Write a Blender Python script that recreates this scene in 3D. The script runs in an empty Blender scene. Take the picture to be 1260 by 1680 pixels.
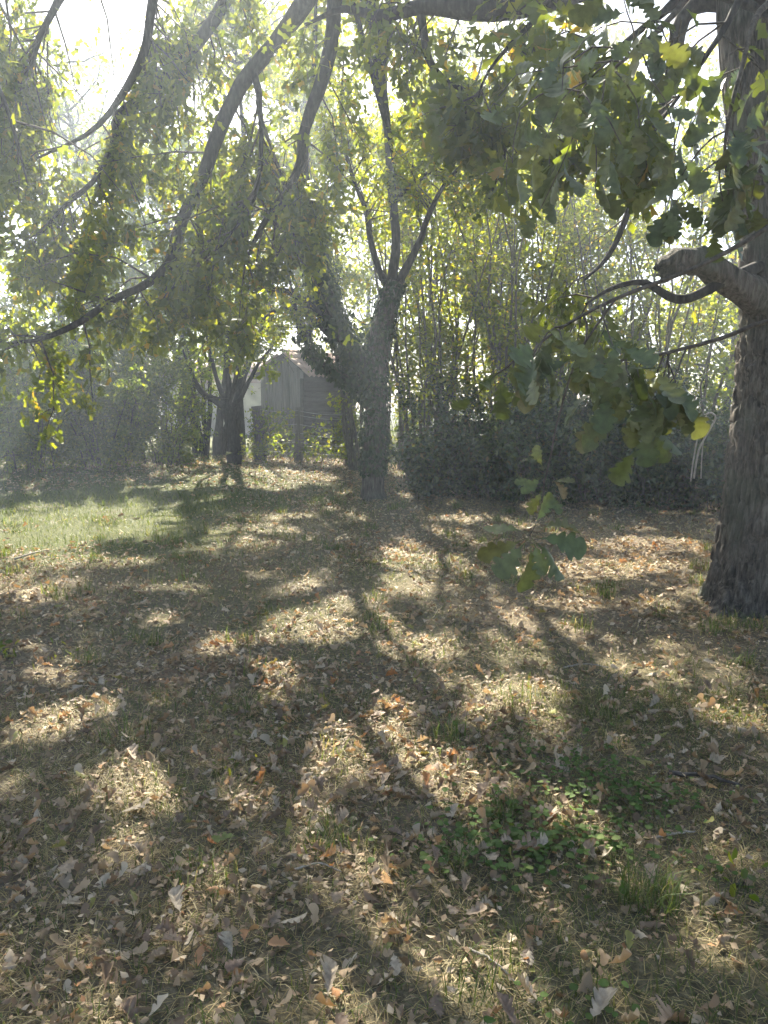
import bpy, math, random
import numpy as np
from mathutils import Vector, Matrix

rad = math.radians
scene = bpy.context.scene

# ------------------------------------------------------------------ camera, sky, sun, exposure
CAM_H, PITCH, FOC = 1.55, 8.1, 1269.0 / 1680.0
cam_data = bpy.data.cameras.new('camera')
cam_data.sensor_fit = 'VERTICAL'
cam_data.sensor_height = 24.0
cam_data.lens = 24.0 * FOC
cam_data.clip_start = 0.05
cam_data.clip_end = 600
cam = bpy.data.objects.new('camera', cam_data)
scene.collection.objects.link(cam)
cam.location = (0, 0, CAM_H)
cam.rotation_euler = (rad(90 - PITCH), 0, 0)
scene.camera = cam

SUN_EL, SUN_AZ = 39.0, -9.0            # azimuth clockwise from +Y
world = bpy.data.worlds.new('World')
scene.world = world
world.use_nodes = True
wn = world.node_tree
sky = wn.nodes.new('ShaderNodeTexSky')
sky.sky_type = 'NISHITA'
sky.sun_disc = False
sky.sun_elevation = rad(SUN_EL)
sky.sun_rotation = rad(SUN_AZ)
sky.dust_density = 1.6
bg = wn.nodes['Background']
bg.inputs['Strength'].default_value = 0.05
wn.links.new(sky.outputs[0], bg.inputs[0])

S = np.array([math.sin(rad(SUN_AZ)) * math.cos(rad(SUN_EL)), math.cos(rad(SUN_AZ)) * math.cos(rad(SUN_EL)), math.sin(rad(SUN_EL))])
sun_data = bpy.data.lights.new('sun', 'SUN')
sun_data.energy = 5.0
sun_data.angle = rad(0.53)
sun_data.color = (1.0, 0.92, 0.78)
sun = bpy.data.objects.new('sun', sun_data)
scene.collection.objects.link(sun)
sun.rotation_euler = Vector(-S).to_track_quat('-Z', 'Y').to_euler()
sun.location = (-6, 40, 40)

vs = scene.view_settings
vs.view_transform = 'Standard'
vs.look = 'None'
vs.gamma = 1.0
vs.use_curve_mapping = False
vs.exposure = 2.4

cy = scene.cycles
cy.use_denoising = True
cy.use_adaptive_sampling = True
cy.adaptive_threshold = 0.03
cy.max_bounces = 4
cy.diffuse_bounces = 3
cy.glossy_bounces = 2
cy.transmission_bounces = 3
cy.transparent_max_bounces = 4
cy.volume_bounces = 0
cy.caustics_reflective = False
cy.caustics_refractive = False
cy.sample_clamp_indirect = 6.0

# ------------------------------------------------------------------ helpers
rng = np.random.default_rng(7)
ORG = {}


def norm(a):
    return a / np.maximum(np.linalg.norm(a, axis=-1, keepdims=True), 1e-9)


def at(u, v, y):
    """A point of the place at the distance y, written down with the sight angles it was surveyed at."""
    p = rad(PITCH)
    x, up = (u - 630) / 1269.0, (840 - v) / 1269.0
    d = np.array([x, math.cos(p) + up * math.sin(p), -math.sin(p) + up * math.cos(p)])
    return np.array([0, 0, CAM_H]) + d * (y / d[1])


def hash2(i, j, s):
    n = (i * 374761393 + j * 668265263 + s * 144269504) & 0xffffffff
    n = ((n ^ (n >> 13)) * 1274126177) & 0xffffffff
    return ((n ^ (n >> 16)) & 0xffff) / 65535.0


def vn(x, y, s=0):
    x = np.asarray(x, float); y = np.asarray(y, float)
    i = np.floor(x).astype(np.int64); j = np.floor(y).astype(np.int64)
    f = x - i; g = y - j
    f = f * f * (3 - 2 * f); g = g * g * (3 - 2 * g)
    return (hash2(i, j, s) * (1 - f) + hash2(i + 1, j, s) * f) * (1 - g) + (hash2(i, j + 1, s) * (1 - f) + hash2(i + 1, j + 1, s) * f) * g


def sstep(a, b, x):
    t = np.clip((np.asarray(x, float) - a) / (b - a), 0, 1)
    return t * t * (3 - 2 * t)


def gz(x, y):
    """height of the ground"""
    x = np.asarray(x, float); y = np.asarray(y, float)
    z = 0.07 * (vn(x * .45, y * .45, 3) - .5) + 0.035 * (vn(x * 1.6, y * 1.6, 4) - .5)
    z = z + 0.22 * sstep(11, 16, y) * sstep(1.5, -3, x)
    return z


class Geo:
    def __init__(self):
        self.v, self.t, self.q, self.c, self.n = [], [], [], [], 0

    def add(self, v, tris=None, quads=None, tint=None):
        v = np.asarray(v, np.float32).reshape(-1, 3)
        if len(v) == 0:
            return self
        if tris is not None and len(tris):
            self.t.append(np.asarray(tris, np.int64).reshape(-1, 3) + self.n)
        if quads is not None and len(quads):
            self.q.append(np.asarray(quads, np.int64).reshape(-1, 4) + self.n)
        self.v.append(v)
        if tint is not None:
            self.c.append(np.broadcast_to(np.asarray(tint, np.float32), (len(v), 3)))
        self.n += len(v)
        return self

    def mesh(self, name, org=(0, 0, 0), smooth=False):
        me = bpy.data.meshes.new(name)
        v = np.concatenate(self.v) - np.asarray(org, np.float32)
        t = np.concatenate(self.t) if self.t else np.zeros((0, 3), np.int64)
        q = np.concatenate(self.q) if self.q else np.zeros((0, 4), np.int64)
        me.vertices.add(len(v))
        me.vertices.foreach_set('co', v.astype(np.float32).ravel())
        loops = np.concatenate([t.ravel(), q.ravel()]).astype(np.int32)
        me.loops.add(len(loops))
        me.loops.foreach_set('vertex_index', loops)
        me.polygons.add(len(t) + len(q))
        start = np.concatenate([np.arange(len(t)) * 3, len(t) * 3 + np.arange(len(q)) * 4]).astype(np.int32)
        me.polygons.foreach_set('loop_start', start)
        if smooth:
            me.polygons.foreach_set('use_smooth', np.ones(len(t) + len(q), bool))
        if self.c:
            at_ = me.attributes.new('tint', 'FLOAT_COLOR', 'POINT')
            c = np.concatenate(self.c)
            at_.data.foreach_set('color', np.concatenate([c, np.ones((len(c), 1))], 1).astype(np.float32).ravel())
        me.update(calc_edges=True)
        return me

    def build(self, name, mat, parent=None, smooth=False, org=None):
        if not self.v:
            return None
        if parent is not None:
            o_ = ORG[parent.name]
        else:
            o_ = np.zeros(3) if org is None else np.asarray(org, float)
        me = self.mesh(name, o_, smooth)
        me.materials.append(mat)
        ob = bpy.data.objects.new(name, me)
        scene.collection.objects.link(ob)
        if parent is not None:
            ob.parent = parent
        else:
            ob.location = o_
        ORG[ob.name] = np.asarray(o_, float)
        return ob


def thing(name, label, cat, loc=(0, 0, 0), group=None):
    o = bpy.data.objects.new(name, None)
    o.empty_display_size = 0.1
    scene.collection.objects.link(o)
    o.location = loc
    ORG[o.name] = np.asarray(loc, float)
    return tag(o, label, cat, group)


def tag(o, label=None, cat=None, group=None, kind=None):
    if label: o['label'] = label
    if cat: o['category'] = cat
    if group: o['group'] = group
    if kind: o['kind'] = kind
    return o


def catmull(pts, k):
    p = np.asarray(pts, float)
    p = np.concatenate([[2 * p[0] - p[1]], p, [2 * p[-1] - p[-2]]])
    n = len(p) - 3
    t = np.linspace(0, n, k)
    i = np.minimum(t.astype(int), n - 1)
    f = (t - i)[:, None] if p.ndim == 2 else t - i
    a, b, c, d = p[i], p[i + 1], p[i + 2], p[i + 3]
    return 0.5 * (2 * b + (c - a) * f + (2 * a - 5 * b + 4 * c - d) * f ** 2 + (3 * b - a - 3 * c + d) * f ** 3)


def tubes(geo, paths, r0, r1, sides=4, tint=None, rad_arr=None, cap=False):
    """paths (N,K,3): round tapered tubes, all at once"""
    paths = np.asarray(paths, float)
    if paths.ndim == 2:
        paths = paths[None]
    N, K, _ = paths.shape
    if N == 0:
        return geo
    T = np.gradient(paths, axis=1)
    T = norm(T)
    ref = np.where(np.abs(T[:, :1, 2:3]) > .8, np.array([1.0, 0, 0]), np.array([0, 0, 1.0]))
    ref = np.broadcast_to(ref, T.shape)
    U = norm(np.cross(T, ref)); V = np.cross(T, U)
    r = np.linspace(0, 1, K)
    if rad_arr is not None:
        rr = np.asarray(rad_arr, float).reshape(-1, K)
    else:
        rr = np.broadcast_to(np.reshape(r0, (-1, 1)) * (1 - r) + np.reshape(r1, (-1, 1)) * r, (N, K))
    a = np.arange(sides) * 2 * math.pi / sides
    v = paths[:, :, None] + rr[:, :, None, None] * (np.cos(a)[:, None] * U[:, :, None] + np.sin(a)[:, None] * V[:, :, None])
    idx = np.arange(N * K * sides).reshape(N, K, sides)
    nx = np.roll(idx, -1, axis=2)
    q = np.stack([idx[:, :-1], nx[:, :-1], nx[:, 1:], idx[:, 1:]], -1).reshape(-1, 4)
    tr = None
    if cap:
        tr = []
        for n in range(N):
            for kk, sg in ((0, -1), (K - 1, 1)):
                for s_ in range(1, sides - 1):
                    f = [idx[n, kk, 0], idx[n, kk, s_], idx[n, kk, s_ + 1]]
                    tr.append(f if sg > 0 else f[::-1])
    geo.add(v, tr, q, tint)
    return geo


def shoots(paths, n_per, L, steps=4, droop=0.0, wig=.25, tmin=.25, out=.9, along=.5, taper=.4, bias=(0, 0, 0)):
    """side shoots of a set of branches; returns (N,steps+1,3)"""
    paths = np.asarray(paths, float)
    M, K, _ = paths.shape
    idx = np.repeat(np.arange(M), n_per)
    N = len(idx)
    u = rng.uniform(tmin, 1, N)
    t = u * (K - 1)
    i = np.minimum(t.astype(int), K - 2)
    f = (t - i)[:, None]
    P = paths[idx, i] * (1 - f) + paths[idx, i + 1] * f
    T = norm(paths[idx, i + 1] - paths[idx, i])
    R_ = rng.normal(size=(N, 3))
    R_ = norm(R_ - (R_ * T).sum(1, keepdims=True) * T)
    D = norm(T * along + R_ * out + np.array(bias))
    Ls = L * rng.uniform(.55, 1.25, N) * (1 - taper * u)
    pts = [P]
    for s_ in range(steps):
        D = norm(D + wig * rng.normal(size=(N, 3)) + np.array([0, 0, -droop]))
        P = P + D * (Ls / steps)[:, None]
        pts.append(P)
    return np.stack(pts, 1)


# ------------------------------------------------------------------ foliage cut away to put sunlight on chosen ground patches
# chosen sun patches (metres: x, y, half sizes); leaves shading them are cut away
LIT = [(-1.68, 3.58, 0.18, 0.23), (-2.0, 4.29, 0.19, 0.16), (-1.29, 3.76, 0.2, 0.2), (-0.93, 2.93, 0.26, 0.21), (-0.91, 2.51, 0.1, 0.24), (-0.7, 2.78, 0.13, 0.14), (-0.6, 2.34, 0.06, 0.07), (-0.31, 2.61, 0.09, 0.17), (-0.28, 2.99, 0.06, 0.09), (-1.26, 2.42, 0.08, 0.13), (-1.04, 2.02, 0.08, 0.14), (-0.46, 1.89, 0.07, 0.09), (0.03, 1.94, 0.11, 0.06), (-0.08, 3.25, 0.22, 0.24), (0.06, 2.87, 0.18, 0.14), (-0.08, 2.36, 0.08, 0.11), (0.21, 3.08, 0.15, 0.19), (-0.51, 3.88, 0.18, 0.22), (-0.98, 4.81, 0.21, 0.35), (-0.53, 5.23, 0.27, 0.41), (-0.68, 4.34, 0.16, 0.21), (-0.16, 6.49, 0.52, 0.49), (-0.32, 5.68, 0.25, 0.28), (0.18, 7.67, 0.55, 0.56), (-1.61, 6.25, 0.23, 0.21), (-1.67, 5.43, 0.13, 0.14), (-4.05, 9.66, 1.28, 1.61), (-2.83, 7.34, 0.59, 0.26), (0.27, 4.74, 0.21, 0.24), (0.45, 6.25, 0.14, 0.23), (2.86, 8.32, 0.73, 0.43), (1.99, 7.08, 0.74, 0.37), (1.8, 5.86, 0.57, 0.24), (1.14, 5.2, 0.25, 0.22), (1.21, 4.5, 0.33, 0.14), (0.72, 3.97, 0.24, 0.21), (0.48, 3.64, 0.15, 0.19), (0.64, 2.94, 0.08, 0.08), (0.71, 2.82, 0.09, 0.08), (0.78, 2.69, 0.09, 0.08), (0.85, 2.52, 0.08, 0.09), (0.97, 2.27, 0.08, 0.09), (1.0, 2.11, 0.11, 0.08), (1.23, 2.55, 0.12, 0.07), (0.57, 1.98, 0.07, 0.03), (-1.43, 9.41, 0.41, 0.32), (1.07, 10.32, 0.57, 0.33), (-0.5, 8.89, 0.35, 0.29), (-2.23, 14.11, 1.45, 0.92), (-0.97, 17.65, 1.67, 0.95), (0.03, 3.64, 0.15, 0.13), (-0.3, 3.56, 0.09, 0.09), (1.88, 4.79, 0.16, 0.15), (1.68, 3.64, 0.12, 0.1), (1.47, 3.87, 0.1, 0.08), (-0.99, 3.64, 0.08, 0.09), (-1.13, 2.69, 0.05, 0.07), (-0.6, 3.43, 0.07, 0.08), (0.14, 2.35, 0.05, 0.05), (0.35, 2.01, 0.04, 0.03), (-0.66, 2.01, 0.04, 0.03), (0.74, 3.3, 0.08, 0.06), (1.38, 3.18, 0.07, 0.05), (-2.74, 5.94, 0.24, 0.11), (-2.24, 6.46, 0.21, 0.13)]
LITA = np.array(LIT + [(-1.7, 16.9, 1.3, .4), (-.2, 17.0, .5, .3), (-3.6, 16.2, .5, .3)])


def ground_lit(gx, gy):
    wx = gx + .22 * (vn(gx * 2.6, gy * 2.6, 11) - .5) + .1 * (vn(gx * 7, gy * 7, 12) - .5)
    wy = gy + .26 * (vn(gx * 2.6, gy * 2.6, 13) - .5) + .12 * (vn(gx * 7, gy * 7, 14) - .5)
    m = np.zeros(len(gx), bool)
    rag = 1.16 + .75 * (vn(gx * 4.2, gy * 4.2, 19) - .5)
    for x, y, a, b in LITA:
        m |= ((wx - x) / a) ** 2 + ((wy - y) / b) ** 2 < rag * rag
    m |= (gy < 9.3) & (vn(gx * 2.6, gy * 2.2, 27) * .6 + vn(gx * 6, gy * 5, 28) * .4 > .75)
    off = (np.abs(gx) > .53 * gy + .25) | (gy < 1.5) | (gy > 15)
    m |= off & (vn(gx * .9, gy * .6, 15) * .65 + vn(gx * 2.3, gy * 1.7, 16) * .35 > .56)
    thr = np.where((gx > .4) & (gy < 13), .58, np.where(gx > .4, .62, np.where(gx < -3.5, .59, .65)))
    m |= (gy > 9.3) & (vn(gx * 2.8, gy * 1.9, 17) * .6 + vn(gx * 6, gy * 4.5, 18) * .4 > thr)
    return m


def over_lit_patch(P):
    g = P[:, :2] - P[:, 2:3] * (S[:2] / S[2])
    return ground_lit(g[:, 0], g[:, 1])


def thin(P, keep=.0):
    """True for leaves that stay; those shading chosen sun patches are cut away"""
    if len(P) == 0:
        return np.zeros(0, bool)
    return ~(over_lit_patch(P) & (rng.random(len(P)) > keep))


# ------------------------------------------------------------------ leaves
def lobed(stations, fold=.25, bend=-.15, wave=0.0, twist=0.0, roll=0.0):
    v, q = [], []
    for k, (x, w, sh) in enumerate(stations):
        z = bend * x * x + wave * math.sin(6 * x)
        for s_ in (-1, 0, 1):
            y = s_ * w
            zz = z + fold * abs(y) + roll * y * y * 4 + twist * y * x * 2
            v.append((x + (sh if s_ else 0), y, zz))
    for k in range(len(stations) - 1):
        a = 3 * k
        q += [(a, a + 1, a + 4, a + 3), (a + 1, a + 2, a + 5, a + 4)]
    return np.array(v), np.array(q)


OAK_FINE = [(0, .012, 0), (.14, .03, 0), (.22, .13, .02), (.28, .15, .03), (.34, .085, .0), (.41, .22, .03), (.48, .24, .04), (.53, .13, 0), (.61, .3, .03), (.69, .3, .04), (.74, .17, 0), (.82, .24, .02), (.89, .2, .02), (.95, .12, .01), (1.0, .03, 0)]
OAK_MID = [(0, .015, 0), (.2, .08, 0), (.34, .22, .03), (.44, .2, .03), (.5, .12, 0), (.62, .3, .03), (.74, .26, .03), (.88, .18, .02), (1.0, .03, 0)]
OAK_LOW = [(0, .02, 0), (.3, .22, .05), (.42, .11, 0), (.68, .32, .06), (.82, .15, 0), (1.0, .06, 0)]
OAK_FAR = [(0, .03, 0), (.35, .25, .04), (.5, .14, 0), (.75, .3, .04), (1.0, .05, 0)]
OAK_TINY = [(0, .03, 0), (.36, .27, .04), (.54, .13, 0), (.95, .2, 0)]
OVATE = (np.array([(0, 0, 0), (.28, .27, .07), (.68, .25, .05), (1, 0, -.06), (.68, -.25, .05), (.28, -.27, .07)]), np.array([(0, 3, 2, 1), (0, 5, 4, 3)]))
RHOMB = (np.array([(0, 0, 0), (.42, .31, .1), (1, 0, -.06), (.42, -.31, .1)]), np.array([(0, 2, 1), (0, 3, 2)]))
SLIM = (np.array([(0, 0, 0), (.42, .19, .06), (1, 0, -.12), (.42, -.19, .06)]), np.array([(0, 2, 1), (0, 3, 2)]))
LANCE = (np.array([(0, 0, 0), (.3, .15, .04), (.65, .13, .03), (1, 0, -.1), (.65, -.13, .03), (.3, -.15, .04)]), np.array([(0, 3, 2, 1), (0, 5, 4, 3)]))


def scatter(geo, tmpl, P, A, Nn, size, tint):
    tv, tq = tmpl
    n = len(P)
    if n == 0:
        return
    A = norm(A); Nn = norm(Nn - (Nn * A).sum(1, keepdims=True) * A + 1e-6)
    B = np.cross(Nn, A)
    size = np.broadcast_to(size, (n,))
    v = P[:, None] + size[:, None, None] * (tv[None, :, 0:1] * A[:, None] + tv[None, :, 1:2] * B[:, None] + tv[None, :, 2:3] * Nn[:, None])
    k = len(tv)
    f = (tq[None] + (np.arange(n) * k)[:, None, None]).reshape(-1, tq.shape[1])
    c = np.repeat(tint, k, axis=0)
    if tq.shape[1] == 4:
        geo.add(v, None, f, c)
    else:
        geo.add(v, f, None, c)


def tints(n, palette, var=.22):
    """palette: list of (weight, colour a, colour b)"""
    w = np.array([p[0] for p in palette], float); w /= w.sum()
    k = rng.choice(len(palette), n, p=w)
    a = np.array([p[1] for p in palette])[k]; b = np.array([p[2] for p in palette])[k]
    t = rng.random((n, 1))
    return (a * (1 - t) + b * t) * (1 + var * rng.uniform(-1, 1, (n, 1)))


def leaf_sites(twigs, per, jitter=.03, tmin=.2, down=.3, up=1.0, side=.9, tilt=.9):
    N, K, _ = twigs.shape
    idx = np.repeat(np.arange(N), per)
    n = len(idx)
    t = rng.uniform(tmin, 1, n) * (K - 1)
    i = np.minimum(t.astype(int), K - 2); f = (t - i)[:, None]
    P = twigs[idx, i] * (1 - f) + twigs[idx, i + 1] * f + rng.normal(size=(n, 3)) * jitter
    T = norm(twigs[idx, i + 1] - twigs[idx, i])
    A = norm(T * .5 + norm(rng.normal(size=(n, 3))) * side + np.array([0, 0, -down]))
    Nn = norm(np.array([0, 0, up]) + rng.normal(size=(n, 3)) * tilt)
    return P, A, Nn


def foliage(geo, twigs, per, tmpls, size, palette, keep=.01, **kw):
    P, A, Nn = leaf_sites(twigs, per, **kw)
    m = thin(P, keep)
    P, A, Nn = P[m], A[m], Nn[m]
    sz = size * rng.uniform(.65, 1.2, len(P))
    c = tints(len(P), palette)
    k = rng.integers(0, len(tmpls), len(P))
    for j, tm in enumerate(tmpls):
        s_ = k == j
        scatter(geo, tm, P[s_], A[s_], Nn[s_], sz[s_], c[s_])


# ------------------------------------------------------------------ materials
def new_mat(name):
    m = bpy.data.materials.new(name)
    m.use_nodes = True
    nt = m.node_tree
    b = nt.nodes['Principled BSDF']
    return m, nt, b


def ramp(nt, fac, stops):
    r = nt.nodes.new('ShaderNodeValToRGB')
    e = r.color_ramp.elements
    while len(e) > 1:
        e.remove(e[0])
    e[0].position = stops[0][0]; e[0].color = (*stops[0][1], 1)
    for p, c in stops[1:]:
        x = e.new(p); x.color = (*c, 1)
    if fac is not None:
        nt.links.new(fac, r.inputs[0])
    return r


def leaf_mat(name, trans=.45, boost=(1.9, 1.75, .55), rough=.45, spec=.5, obj_ramp=None):
    m, nt, b = new_mat(name)
    if obj_ramp:
        oi = nt.nodes.new('ShaderNodeObjectInfo')
        col = ramp(nt, oi.outputs['Random'], obj_ramp).outputs[0]
        tc = nt.nodes.new('ShaderNodeTexCoord')
        nz = nt.nodes.new('ShaderNodeTexNoise'); nz.inputs['Scale'].default_value = 5; nz.inputs['Detail'].default_value = 4
        nt.links.new(tc.outputs['Object'], nz.inputs['Vector'])
        mr = nt.nodes.new('ShaderNodeMapRange'); mr.inputs[1].default_value = .3; mr.inputs[2].default_value = .7; mr.inputs[3].default_value = .65; mr.inputs[4].default_value = 1.25
        nt.links.new(nz.outputs[0], mr.inputs[0])
        vm = nt.nodes.new('ShaderNodeVectorMath'); vm.operation = 'SCALE'
        nt.links.new(col, vm.inputs[0]); nt.links.new(mr.outputs[0], vm.inputs['Scale'])
        col = vm.outputs[0]
    else:
        a = nt.nodes.new('ShaderNodeAttribute'); a.attribute_name = 'tint'
        col = a.outputs['Color']
    nt.links.new(col, b.inputs['Base Color'])
    b.inputs['Roughness'].default_value = rough
    b.inputs['Specular IOR Level'].default_value = spec
    if trans > 0:
        mu = nt.nodes.new('ShaderNodeVectorMath'); mu.operation = 'MULTIPLY'
        nt.links.new(col, mu.inputs[0]); mu.inputs[1].default_value = boost
        tr = nt.nodes.new('ShaderNodeBsdfTranslucent')
        nt.links.new(mu.outputs[0], tr.inputs[0])
        mx = nt.nodes.new('ShaderNodeMixShader'); mx.inputs[0].default_value = trans
        out = nt.nodes['Material Output']
        nt.links.new(b.outputs[0], mx.inputs[1]); nt.links.new(tr.outputs[0], mx.inputs[2])
        nt.links.new(mx.outputs[0], out.inputs[0])
    return m


def bark_mat(name, dark, mid, light, scale=(16, 16, 3), bump=.6, dist=.02, moss=None):
    m, nt, b = new_mat(name)
    tc = nt.nodes.new('ShaderNodeTexCoord')
    mp = nt.nodes.new('ShaderNodeMapping'); mp.inputs['Scale'].default_value = scale
    nt.links.new(tc.outputs['Object'], mp.inputs[0])
    nz = nt.nodes.new('ShaderNodeTexNoise'); nz.inputs['Scale'].default_value = 1.0; nz.inputs['Detail'].default_value = 6; nz.inputs['Roughness'].default_value = .65
    nt.links.new(mp.outputs[0], nz.inputs['Vector'])
    col = ramp(nt, nz.outputs[0], [(.36, dark), (.5, mid), (.66, light)]).outputs[0]
    if moss:
        n2 = nt.nodes.new('ShaderNodeTexNoise'); n2.inputs['Scale'].default_value = 2.2; n2.inputs['Detail'].default_value = 5
        nt.links.new(tc.outputs['Object'], n2.inputs['Vector'])
        r2 = ramp(nt, n2.outputs[0], [(.5, (0, 0, 0)), (.68, (.7, .7, .7))])
        mx = nt.nodes.new('ShaderNodeMix'); mx.data_type = 'RGBA'
        nt.links.new(r2.outputs[0], mx.inputs[0]); nt.links.new(col, mx.inputs[6]); mx.inputs[7].default_value = (*moss, 1)
        col = mx.outputs[2]
    nt.links.new(col, b.inputs['Base Color'])
    b.inputs['Roughness'].default_value = .9
    b.inputs['Specular IOR Level'].default_value = .2
    bp = nt.nodes.new('ShaderNodeBump'); bp.inputs['Strength'].default_value = bump; bp.inputs['Distance'].default_value = dist
    nt.links.new(nz.outputs[0], bp.inputs['Height']); nt.links.new(bp.outputs[0], b.inputs['Normal'])
    return m


M_OAKLEAF = leaf_mat('oak_leaves', .58, (2.7, 2.3, .4))
M_LEAF = leaf_mat('thin_leaves', .62, (2.8, 2.45, .4))
M_DARKLEAF = leaf_mat('glossy_leaves', .22, (1.7, 1.7, .5), rough=.24, spec=.9)
M_GRASS = leaf_mat('grass_blades', .4, (1.5, 1.45, .7), rough=.55, spec=.3)
M_LITTER = leaf_mat('dead_leaves', .2, (1.4, 1.1, .7), rough=.65, spec=.25)
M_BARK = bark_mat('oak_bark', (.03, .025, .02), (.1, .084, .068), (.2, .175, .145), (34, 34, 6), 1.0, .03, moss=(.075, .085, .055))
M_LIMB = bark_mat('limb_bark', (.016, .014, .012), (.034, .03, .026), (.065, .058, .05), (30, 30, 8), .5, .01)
M_TWIG = bark_mat('twig_bark', (.05, .042, .034), (.09, .075, .06), (.14, .12, .1), (40, 40, 40), .1, .002)
M_STEM = bark_mat('hazel_bark', (.07, .06, .045), (.13, .115, .085), (.21, .19, .15), (30, 30, 10), .2, .004)
M_DEADWOOD = bark_mat('bare_dead_wood', (.22, .19, .15), (.36, .32, .26), (.5, .45, .37), (60, 60, 12), .3, .003)

P_OAK = [(6, (.055, .085, .035), (.085, .115, .045)), (2.5, (.09, .12, .04), (.12, .14, .045)), (.25, (.17, .14, .045), (.22, .16, .05))]
P_OAKY = [(4, (.06, .092, .026), (.09, .125, .032)), (3, (.1, .14, .03), (.15, .175, .034)), (.3, (.2, .17, .04), (.24, .18, .05))]
P_HAZEL = [(5, (.08, .12, .02), (.125, .16, .028)), (3, (.13, .17, .03), (.19, .21, .04)), (.35, (.22, .19, .05), (.27, .2, .06))]
P_DARK = [(5, (.03, .055, .018), (.055, .08, .024)), (2, (.06, .085, .025), (.09, .11, .03))]
P_BUSH = [(5, (.06, .1, .026), (.09, .135, .034)), (2, (.11, .15, .036), (.15, .18, .04))]
P_VINE = [(4, (.06, .1, .022), (.1, .14, .03)), (2, (.12, .15, .03), (.17, .18, .04))]

# ------------------------------------------------------------------ the ground
def green_share(x, y):
    """how much living grass grows here, 0..1"""
    g = .38 * vn(x * .8, y * .7, 21) + .34 * vn(x * 2.3, y * 2.1, 22) - .04
    g = g + .75 * sstep(-1.0, -2.6, x + .12 * (y - 8)) * sstep(6.5, 8.5, y) + .35 * sstep(10.5, 12, y) * sstep(15, 13.5, y) * sstep(.5, -1, x)
    g = g + .9 * sstep(19, 22, y)
    g = g - .3 * sstep(.2, 1.2, x) * sstep(4.5, 5.5, y)
    return np.clip(g, .03, 1)


def ground_axis(lo, hi, c, fine, n):
    t = np.linspace(-1, 1, n)
    k = 3.8
    s_ = np.sinh(k * t) / math.sinh(k)
    return np.where(s_ < 0, c + s_ * (c - lo), c + s_ * (hi - c))


gx = ground_axis(-95, 95, 0, .05, 241)
gy = ground_axis(-60, 130, 4, .05, 281)
GX, GY = np.meshgrid(gx, gy, indexing='ij')
micro = .022 * (vn(GX * 6, GY * 6, 8) - .5) * (np.hypot(GX, GY) < 14)
GV = np.stack([GX, GY, gz(GX, GY) + micro - .012], -1).reshape(-1, 3)
I = np.arange(GX.size).reshape(GX.shape)
GQ = np.stack([I[:-1, :-1], I[1:, :-1], I[1:, 1:], I[:-1, 1:]], -1).reshape(-1, 4)
gm, gnt, gb = new_mat('thatch_and_soil')
tc = gnt.nodes.new('ShaderNodeTexCoord')


def gnoise(scale, detail=6, rough=.6):
    n_ = gnt.nodes.new('ShaderNodeTexNoise')
    n_.inputs['Scale'].default_value = scale; n_.inputs['Detail'].default_value = detail; n_.inputs['Roughness'].default_value = rough
    gnt.links.new(tc.outputs['Object'], n_.inputs['Vector'])
    return n_.outputs[0]


n_fine = gnoise(45, 8, .75)
n_big = gnoise(1.1, 5)
thatch = ramp(gnt, n_fine, [(.3, (.06, .048, .034)), (.5, (.17, .135, .09)), (.7, (.33, .27, .18))])
grassy = ramp(gnt, n_fine, [(.3, (.035, .045, .018)), (.5, (.09, .1, .04)), (.72, (.2, .19, .08))])
a_ = gnt.nodes.new('ShaderNodeAttribute'); a_.attribute_name = 'tint'
mx = gnt.nodes.new('ShaderNodeMix'); mx.data_type = 'RGBA'
gnt.links.new(a_.outputs['Fac'], mx.inputs[0]); gnt.links.new(thatch.outputs[0], mx.inputs[6]); gnt.links.new(grassy.outputs[0], mx.inputs[7])
soil = ramp(gnt, n_big, [(.56, (0, 0, 0)), (.7, (.75, .75, .75))])
mx2 = gnt.nodes.new('ShaderNodeMix'); mx2.data_type = 'RGBA'
gnt.links.new(soil.outputs[0], mx2.inputs[0]); gnt.links.new(mx.outputs[2], mx2.inputs[6]); mx2.inputs[7].default_value = (.13, .105, .085, 1)
gnt.links.new(mx2.outputs[2], gb.inputs['Base Color'])
gb.inputs['Roughness'].default_value = .95; gb.inputs['Specular IOR Level'].default_value = .1
bp = gnt.nodes.new('ShaderNodeBump'); bp.inputs['Strength'].default_value = .8; bp.inputs['Distance'].default_value = .02
gnt.links.new(n_fine, bp.inputs['Height']); gnt.links.new(bp.outputs[0], gb.inputs['Normal'])
g = Geo()
gs = green_share(GV[:, 0], GV[:, 1])
g.add(GV, None, GQ, np.repeat(gs[:, None], 3, 1))
ground = g.build('ground', gm, smooth=True)
tag(ground, 'dry lawn ground strewn with thatch and bare soil under the trees', kind='structure')


def frame_points(n, y0, y1, side=.58, pad=.5, power=1.0):
    """random places on the lawn in front of the viewer, even per square metre when power = 1"""
    w0, w1 = side * y0 + pad, side * y1 + pad
    u = rng.random(n)
    w = np.sqrt(w0 ** 2 + u * (w1 ** 2 - w0 ** 2))
    y = (w - pad) / side
    x = rng.uniform(-1, 1, n) * w
    return x, y


# ------------------------------------------------------------------ the big oak on the right
OX, OY = 2.95, 5.80
oak = thing('oak_tree', 'large oak with thick ridged trunk and broken limb stub at the right edge', 'tree', (OX, OY, 0))
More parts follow.
